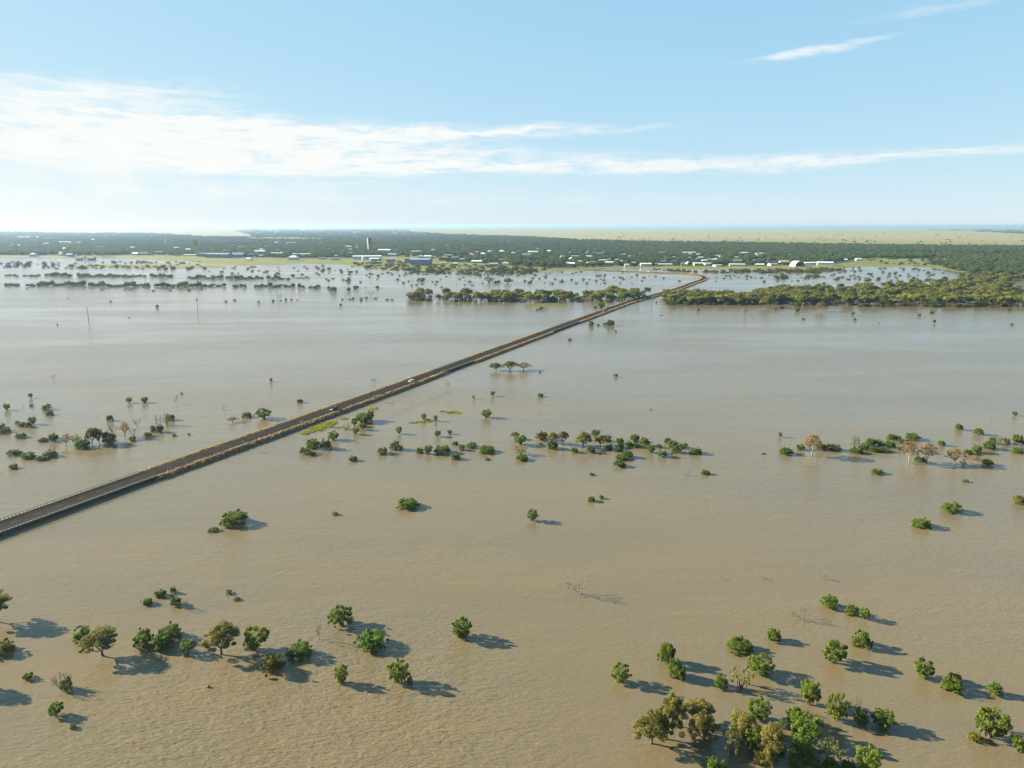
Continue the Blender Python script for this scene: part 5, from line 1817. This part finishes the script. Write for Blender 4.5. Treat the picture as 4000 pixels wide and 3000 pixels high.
SMALL = [
 ('F0', 350, 417, 72, 34, 'white'), ('F0', 650, 412, 52, 24, 'blue'), ('F0', 742, 417, 66, 28, 'white'), ('F0', 815, 417, 46, 16, 'blue'), ('F0', 690, 280, 122, 22, 'white'), ('F0', 775, 292, 110, 22, 'grey'),
 ('F0', 255, 222, 190, 16, 'white'), ('F0', 400, 220, 44, 16, 'white'), ('F0', 560, 236, 152, 16, 'blue'), ('F0', 1000, 254, 42, 22, 'white'), ('F0', 985, 310, 46, 14, 'cream'), ('F0', 1092, 330, 102, 16, 'white'),
 ('F0', 472, 302, 24, 22, 'white'), ('F0', 1460, 408, 82, 30, 'white'), ('F0', 1552, 408, 80, 36, 'cream'), ('F0', 1622, 406, 50, 26, 'red'), ('F0', 1895, 345, 82, 28, 'white'), ('F0', 1910, 418, 48, 22, 'cream'),
 ('F0', 2045, 418, 150, 22, 'cream'), ('F0', 1700, 386, 90, 22, 'blue'), ('F0', 60, 250, 60, 18, 'grey'), ('F0', 150, 288, 60, 14, 'grey'), ('F0', 330, 330, 60, 14, 'cream'),
 ('F1', 590, 392, 122, 36, 'white'), ('F1', 770, 406, 142, 28, 'cream'), ('F1', 1030, 406, 200, 18, 'white'), ('F1', 868, 388, 62, 26, 'grey'), ('F1', 1262, 452, 92, 22, 'brown'), ('F1', 1400, 460, 92, 24, 'grey'),
 ('F1', 775, 288, 46, 28, 'grey'), ('F1', 925, 290, 106, 26, 'blue'), ('F1', 380, 330, 90, 16, 'blue'), ('F1', 590, 352, 110, 16, 'red'), ('F1', 210, 362, 70, 16, 'white'), ('F1', 2060, 366, 24, 28, 'white'), ('F1', 480, 412, 80, 24, 'brown'),
 ('F2', 65, 378, 110, 18, 'white'), ('F2', 120, 434, 62, 26, 'white'), ('F2', 196, 434, 82, 26, 'white'), ('F2', 670, 406, 52, 16, 'white'), ('F2', 716, 382, 52, 16, 'white'), ('F2', 786, 396, 66, 18, 'white'), ('F2', 420, 420, 100, 22, 'grey'),
 ('F2', 490, 448, 82, 28, 'grey'), ('F2', 566, 470, 72, 32, 'blue'), ('F2', 380, 500, 62, 20, 'cream'), ('F2', 830, 524, 62, 26, 'grey'), ('F2', 1120, 388, 44, 16, 'white'), ('F2', 1750, 468, 62, 36, 'white'), ('F2', 1842, 496, 62, 36, 'cream'),
 ('F2', 1742, 516, 102, 32, 'white'), ('F2', 1792, 426, 92, 16, 'cream'), ('F2', 1946, 436, 62, 26, 'white'), ('F2', 1722, 386, 52, 14, 'white'), ('F2', 2000, 388, 62, 18, 'cream'), ('F2', 2090, 476, 90, 22, 'white'), ('F2', 2162, 512, 102, 36, 'white'), ('F2', 1960, 500, 92, 24, 'grey'),
 ('F3', 500, 392, 76, 26, 'blue'), ('F3', 90, 406, 50, 16, 'white'), ('F3', 165, 430, 32, 20, 'white'), ('F3', 545, 440, 34, 18, 'white'), ('F3', 640, 436, 52, 16, 'white'), ('F3', 135, 530, 52, 30, 'white'), ('F3', 20, 466, 50, 20, 'white'), ('F3', 560, 520, 150, 20, 'white'),
 ('F3', 1120, 528, 92, 18, 'white'), ('F3', 820, 394, 162, 24, 'cream'), ('F3', 1316, 446, 46, 22, 'white'), ('F3', 1405, 390, 122, 16, 'white'), ('F3', 1590, 396, 92, 14, 'white'), ('F3', 1890, 416, 34, 24, 'white'), ('F3', 1575, 522, 102, 24, 'white'), ('F3', 1720, 522, 102, 26, 'cream'), ('F3', 1720, 488, 60, 22, 'blue'),
 ('F4', 290, 468, 34, 22, 'white'), ('F3', 450, 512, 60, 20, 'white'), ('F3', 200, 498, 50, 20, 'white')]
hr = random.Random(5)
for tl, x0, x1, y0, y1, n in (('F0', 60, 2150, 270, 400, 12), ('F1', 60, 1650, 320, 430, 16), ('F2', 250, 2180, 350, 470, 26), ('F3', 40, 1850, 400, 490, 26)):
    for i in range(n):
        SMALL.append((tl, hr.uniform(x0, x1), hr.uniform(y0, y1), hr.uniform(30, 62), hr.uniform(18, 26), hr.choice(['white', 'white', 'white', 'cream', 'grey', 'blue'])))
SMALL.sort(key=lambda q: uv(q[0], q[1], q[2])[0])
seen = {}
tot_c = {}
for q in SMALL:
    tot_c[q[5]] = tot_c.get(q[5], 0) + 1
for i, (tl, x, y, w, h, rc) in enumerate(SMALL):
    n_ = seen.get(rc, 0)
    seen[rc] = n_ + 1
    wl = random.choice(['white', 'cream', 'white', 'grey'])
    cw = {'white': 'white', 'cream': 'cream', 'grey': 'grey', 'blue': 'pale blue', 'red': 'red', 'brown': 'brown'}[rc]
    if n_ < 30:
        lb = 'small %s roof house among the town trees, %s such roof from the left' % (cw, ORD[n_])
    else:
        lb = 'small %s roof house among the town trees, %s such roof from the right' % (cw, ORD[tot_c[rc] - 1 - n_])
    building(tl, x, y, w, max(h, 14), rc, wl, random.choice(['gable', 'gable', 'hip', 'end']) if w < 90 else random.choice(['gable', 'shed']), lb)

# dark strips on the large warehouse
ware = next(b for b in BUILDINGS if b[3] and b[3].startswith('large blue-grey'))
wv_ = [c for c in ware[0].children if c.name.startswith('wall')][0]
bb = [Vector(c) for c in wv_.bound_box]
for fx in (-0.30, 0.02, 0.36):
    sb_ = MB()
    hh_ = max(c.z for c in bb) * 0.8
    sb_.box((0, 0, hh_ / 2), ((max(c.x for c in bb) - min(c.x for c in bb)) * 0.035, 0.3, hh_))
    obj('wall_strip', sb_.mesh('wall_strip', 'roof_green'), ware[0], loc=((max(c.x for c in bb) - min(c.x for c in bb)) * fx, min(c.y for c in bb) - 0.2, 0))

# tall concrete tower
u_, v_ = uv('F1', 1782, 372)
k_ = depth_at(v_, 1.0) / F / 2.765
tw_, th_ = 46 * k_, 148 * k_
p_ = at(u_, v_, 1.0)
tower = thing('water_tower', 'tall cream and brown concrete tower rising above the town trees', 'tower', p_, 0.5)
sh_ = MB()
sh_.box((0, 0, th_ * 0.29), (tw_ * 0.74, tw_ * 0.74, th_ * 0.6))
obj('shaft', sh_.mesh('shaft', 'wall_brown'), tower)
for sx in (-1, 0, 1):
    for sy in (-1, 1):
        pl = MB()
        pl.box((sx * tw_ * 0.33, sy * tw_ * 0.37, th_ * 0.29), (tw_ * 0.14, tw_ * 0.07, th_ * 0.6))
        obj('pilaster', pl.mesh('pilaster', 'wall_cream'), tower)
tk = MB()
tk.box((0, 0, th_ * 0.79), (tw_ * 0.86, tw_ * 0.86, th_ * 0.40))
obj('tank', tk.mesh('tank', 'wall_brown'), tower)
rm_ = MB()
for sx, sy, a, b in ((0, -1, 1, 0), (0, 1, 1, 0), (-1, 0, 0, 1), (1, 0, 0, 1)):
    rm_.box((sx * tw_ * 0.44, sy * tw_ * 0.44, th_ * 1.0), (tw_ * (0.96 if a else 0.08), tw_ * (0.96 if b else 0.08), th_ * 0.035))
obj('parapet', rm_.mesh('parapet', 'wall_brown'), tower)
for fz in (0.16, 0.30, 0.44):
    wb_ = MB()
    wb_.box((0, -tw_ * 0.375, th_ * fz), (tw_ * 0.16, 0.3, th_ * 0.06))
    obj('window', wb_.mesh('window', 'glass_dark'), tower)
EXCL.append((p_.x, p_.y, 18, 20, 30))


def mast(tile, x, y, w, top, label, mat):
    u, v = uv(tile, x, y)
    k = depth_at(v, 1.0) / F / TILE[tile][2]
    r, hm = max(0.5, w * k / 2), (y - top) * k
    t = thing('tower_mast', label, 'tower', at(u, v, 1.0))
    mb = MB()
    mb.tube([(0, 0, -0.5), (0, 0, hm * 0.94)], [r, r * 0.85], 10)
    obj('shaft', mb.mesh('shaft', mat), t)
    cb = MB()
    cb.tube([(0, 0, hm * 0.90), (0, 0, hm)], [r * 1.25, r * 1.15], 10)
    obj('head', cb.mesh('head', mat), t)


mast('F2', 20, 446, 14, 385, 'slim cream tower above the large warehouse', 'wall_cream')
mast('F0', 1790, 292, 14, 238, 'slim white tower among dark trees at the left of town', 'wall_white')
for x, y, w, top, lb in ((1713, 466, 32, 420, 'large white cylindrical tank before the long depot'), (1790, 470, 20, 444, 'small white cylindrical tank before the long depot')):
    u, v = uv('F1', x, y)
    k = depth_at(v, 1.0) / F / 2.765
    t = thing('storage_tank', lb, 'tank', at(u, v - 0.4, 1.0))
    r, hm = w * k / 2, (y - top) * k
    mb = MB()
    mb.tube([(0, 0, -0.4), (0, 0, hm * 0.9)], [r, r], 18)
    obj('shell', mb.mesh('shell', 'wall_white'), t)
    cb = MB()
    cb.tube([(0, 0, hm * 0.9 + 0.01), (0, 0, hm)], [r * 1.02, r * 0.12], 18)
    obj('lid', cb.mesh('lid', 'roof_white'), t)

for tl, x, y, lb, pt in (('F2', 1957, 542, 'white van parked on the grassy shore, right of a smaller car', 'car_white'), ('F2', 1822, 540, 'small white car parked on the grassy shore', 'car_white')):
    car(lb, 0, 0, pt, loc=at(*uv(tl, x, y), 0.5), rz=1.2, scale=1.25)

# ------------------------------------------------------------------ forest round and behind the town
FTOP = [(-2200, 903), (0, 904), (250, 911), (600, 912), (800, 925), (1000, 927), (960, 912), (915, 901), (1000, 896.5), (1600, 897), (1605, 907), (1670, 909), (1780, 917), (1930, 922), (2070, 926),
        (2215, 935), (2270, 939), (2400, 941), (2500, 945), (2700, 947), (3200, 955), (3500, 960), (3800, 962), (4000, 965), (6200, 972)]
FBOT = [(6200, 1030), (4000, 1038), (3850, 1030), (3600, 1010), (3380, 1012), (3300, 1020), (3200, 1034), (2800, 1039), (2400, 1040), (2200, 1046), (2000, 1040), (1900, 1030), (1600, 1018), (1500, 1000), (1400, 1008), (1200, 1010), (800, 1002), (600, 996), (560, 994), (400, 998), (0, 997), (-2200, 997)]
FPOLY = FTOP + FBOT
FAR_R = [(3630, 899), (3760, 903), (4000, 914), (6200, 930), (6200, 895.5), (3630, 896)]
MID_R = [(3560, 1014), (3850, 1030), (4000, 1036), (6200, 1038), (6200, 1100), (4000, 1086), (3860, 1078), (3740, 1062), (3660, 1040)]
CLEAR = [[(3300, 985), (4000, 993), (6200, 1000), (6200, 1005), (4000, 1001), (3600, 994), (3300, 989)], [(3375, 1010), (3700, 1010), (3700, 1032), (3375, 1036)], [(1100, 928), (1260, 932), (1260, 937), (1000, 935), (900, 930)],
         [(1610, 964), (1700, 964), (1950, 970), (1950, 975), (1700, 971), (1610, 970)], [(1480, 1000), (1900, 1000), (1900, 1012), (1480, 1014)]]
from mathutils import noise as mnoise
fp = []
cells = {}
for ex in EXCL:
    for gx in range(int((ex[0] - 80) // 60), int((ex[0] + 80) // 60) + 1):
        for gy in range(int((ex[1] - 300) // 60), int((ex[1] + 80) // 60) + 1):
            cells.setdefault((gx, gy), []).append(ex)


def room(x, y):
    """how tall a tree may stand here: none on a building, low before one so that it stays in sight from the water"""
    h = 99.0
    for ex, ey, r, L, hb in cells.get((int(x // 60), int(y // 60)), ()):
        if (x - ex) ** 2 + (y - ey) ** 2 < r * r:
            return 0.0
        dy = ey - y
        if 0 < dy < 280 and abs(x - ex + dy * ex / max(ey, 1)) < L * 0.5 + 4:
            h = min(h, 0.045 * dy + 0.42 * hb)
    return h


rr = np.random.default_rng(11)
for band, (d0, d1, n, s0, s1, h0, h1) in enumerate(((1250, 3300, 84000, 8, 15, 7, 13.5), (3300, 6500, 42000, 10, 22, 7, 12), (6500, 40000, 30000, 25, 70, 8, 14))):
    uu = rr.uniform(-1300, 5300, n)
    q = rr.random(n)
    dd = np.sqrt(d0 ** 2 + (d1 ** 2 - d0 ** 2) * q) if band < 2 else d0 * (d1 / d0) ** q
    for u, d in zip(uu, dd):
        X = (u - 2000) / F * d * 0.985
        Y = d
        pu, pv = pix(X, Y, 1.2)
        ok = inside(pu, pv, FPOLY) or inside(pu, pv, FAR_R) or inside(pu, pv, MID_R)
        if not ok:
            continue
        if any(inside(pu, pv, c) for c in CLEAR) and rr.random() < 0.97:
            continue
        if band == 0:
            top = room(X, Y)
            if top < 2.5:
                continue
            if mnoise.noise(Vector((X * 0.012, Y * 0.006, 0))) > 0.46:
                continue
        w, ht = rr.uniform(s0, s1), rr.uniform(h0, h1)
        if band == 0 and ht > top:
            ht = top
            w = min(w, 1.6 * top)
        fp.append((X, Y, 1.0, w, ht, int(rr.integers(0, 4)) if rr.random() < 0.85 else 4 + int(rr.integers(0, 3))))
# lone trees dotted over the open plain
for i in range(420):
    u, v = rr.uniform(0, 4000), rr.uniform(899, 962)
    if inside(u, v, FPOLY):
        continue
    p = at(u, v, 2.0)
    fp.append((p.x, p.y, 2.0, rr.uniform(7, 22), rr.uniform(5, 9), int(rr.integers(0, 7))))
scatter('town_forest', fp, 'mix', 'dark green wood around the town and reaching far across the plain', 'forest', 'leaf_town')

# the pale leaning tree by the flooded sheds and two tall town trees
place_plant('s', *uv('F0', 922, 495), 40 / 2.765, 95 / 2.765, 'tall pale thin tree standing beside the flooded blue sheds')
for x, y, w, h, lb in ((2118, 330, 60, 110, 'tall dark pointed tree rising above the left town trees'),):
    place_plant('g', *uv('F0', x, y), w / 2.765, h / 2.765, lb, z=1.0)

# ------------------------------------------------------------------ haze
hz = MB()
hz.box((0, 34000, 54), (150000, 90000, 116))
m_, T_ = new_mat('haze_air')
vol = T_.n('ShaderNodeVolumePrincipled', ins={'Color': (0.28, 0.44, 0.66, 1), 'Density': 0.000046, 'Anisotropy': 0.35})
finish(m_, T_, None, vol.outputs[0])
haze = obj('haze', hz.mesh('haze', 'haze_air'), kind='stuff')
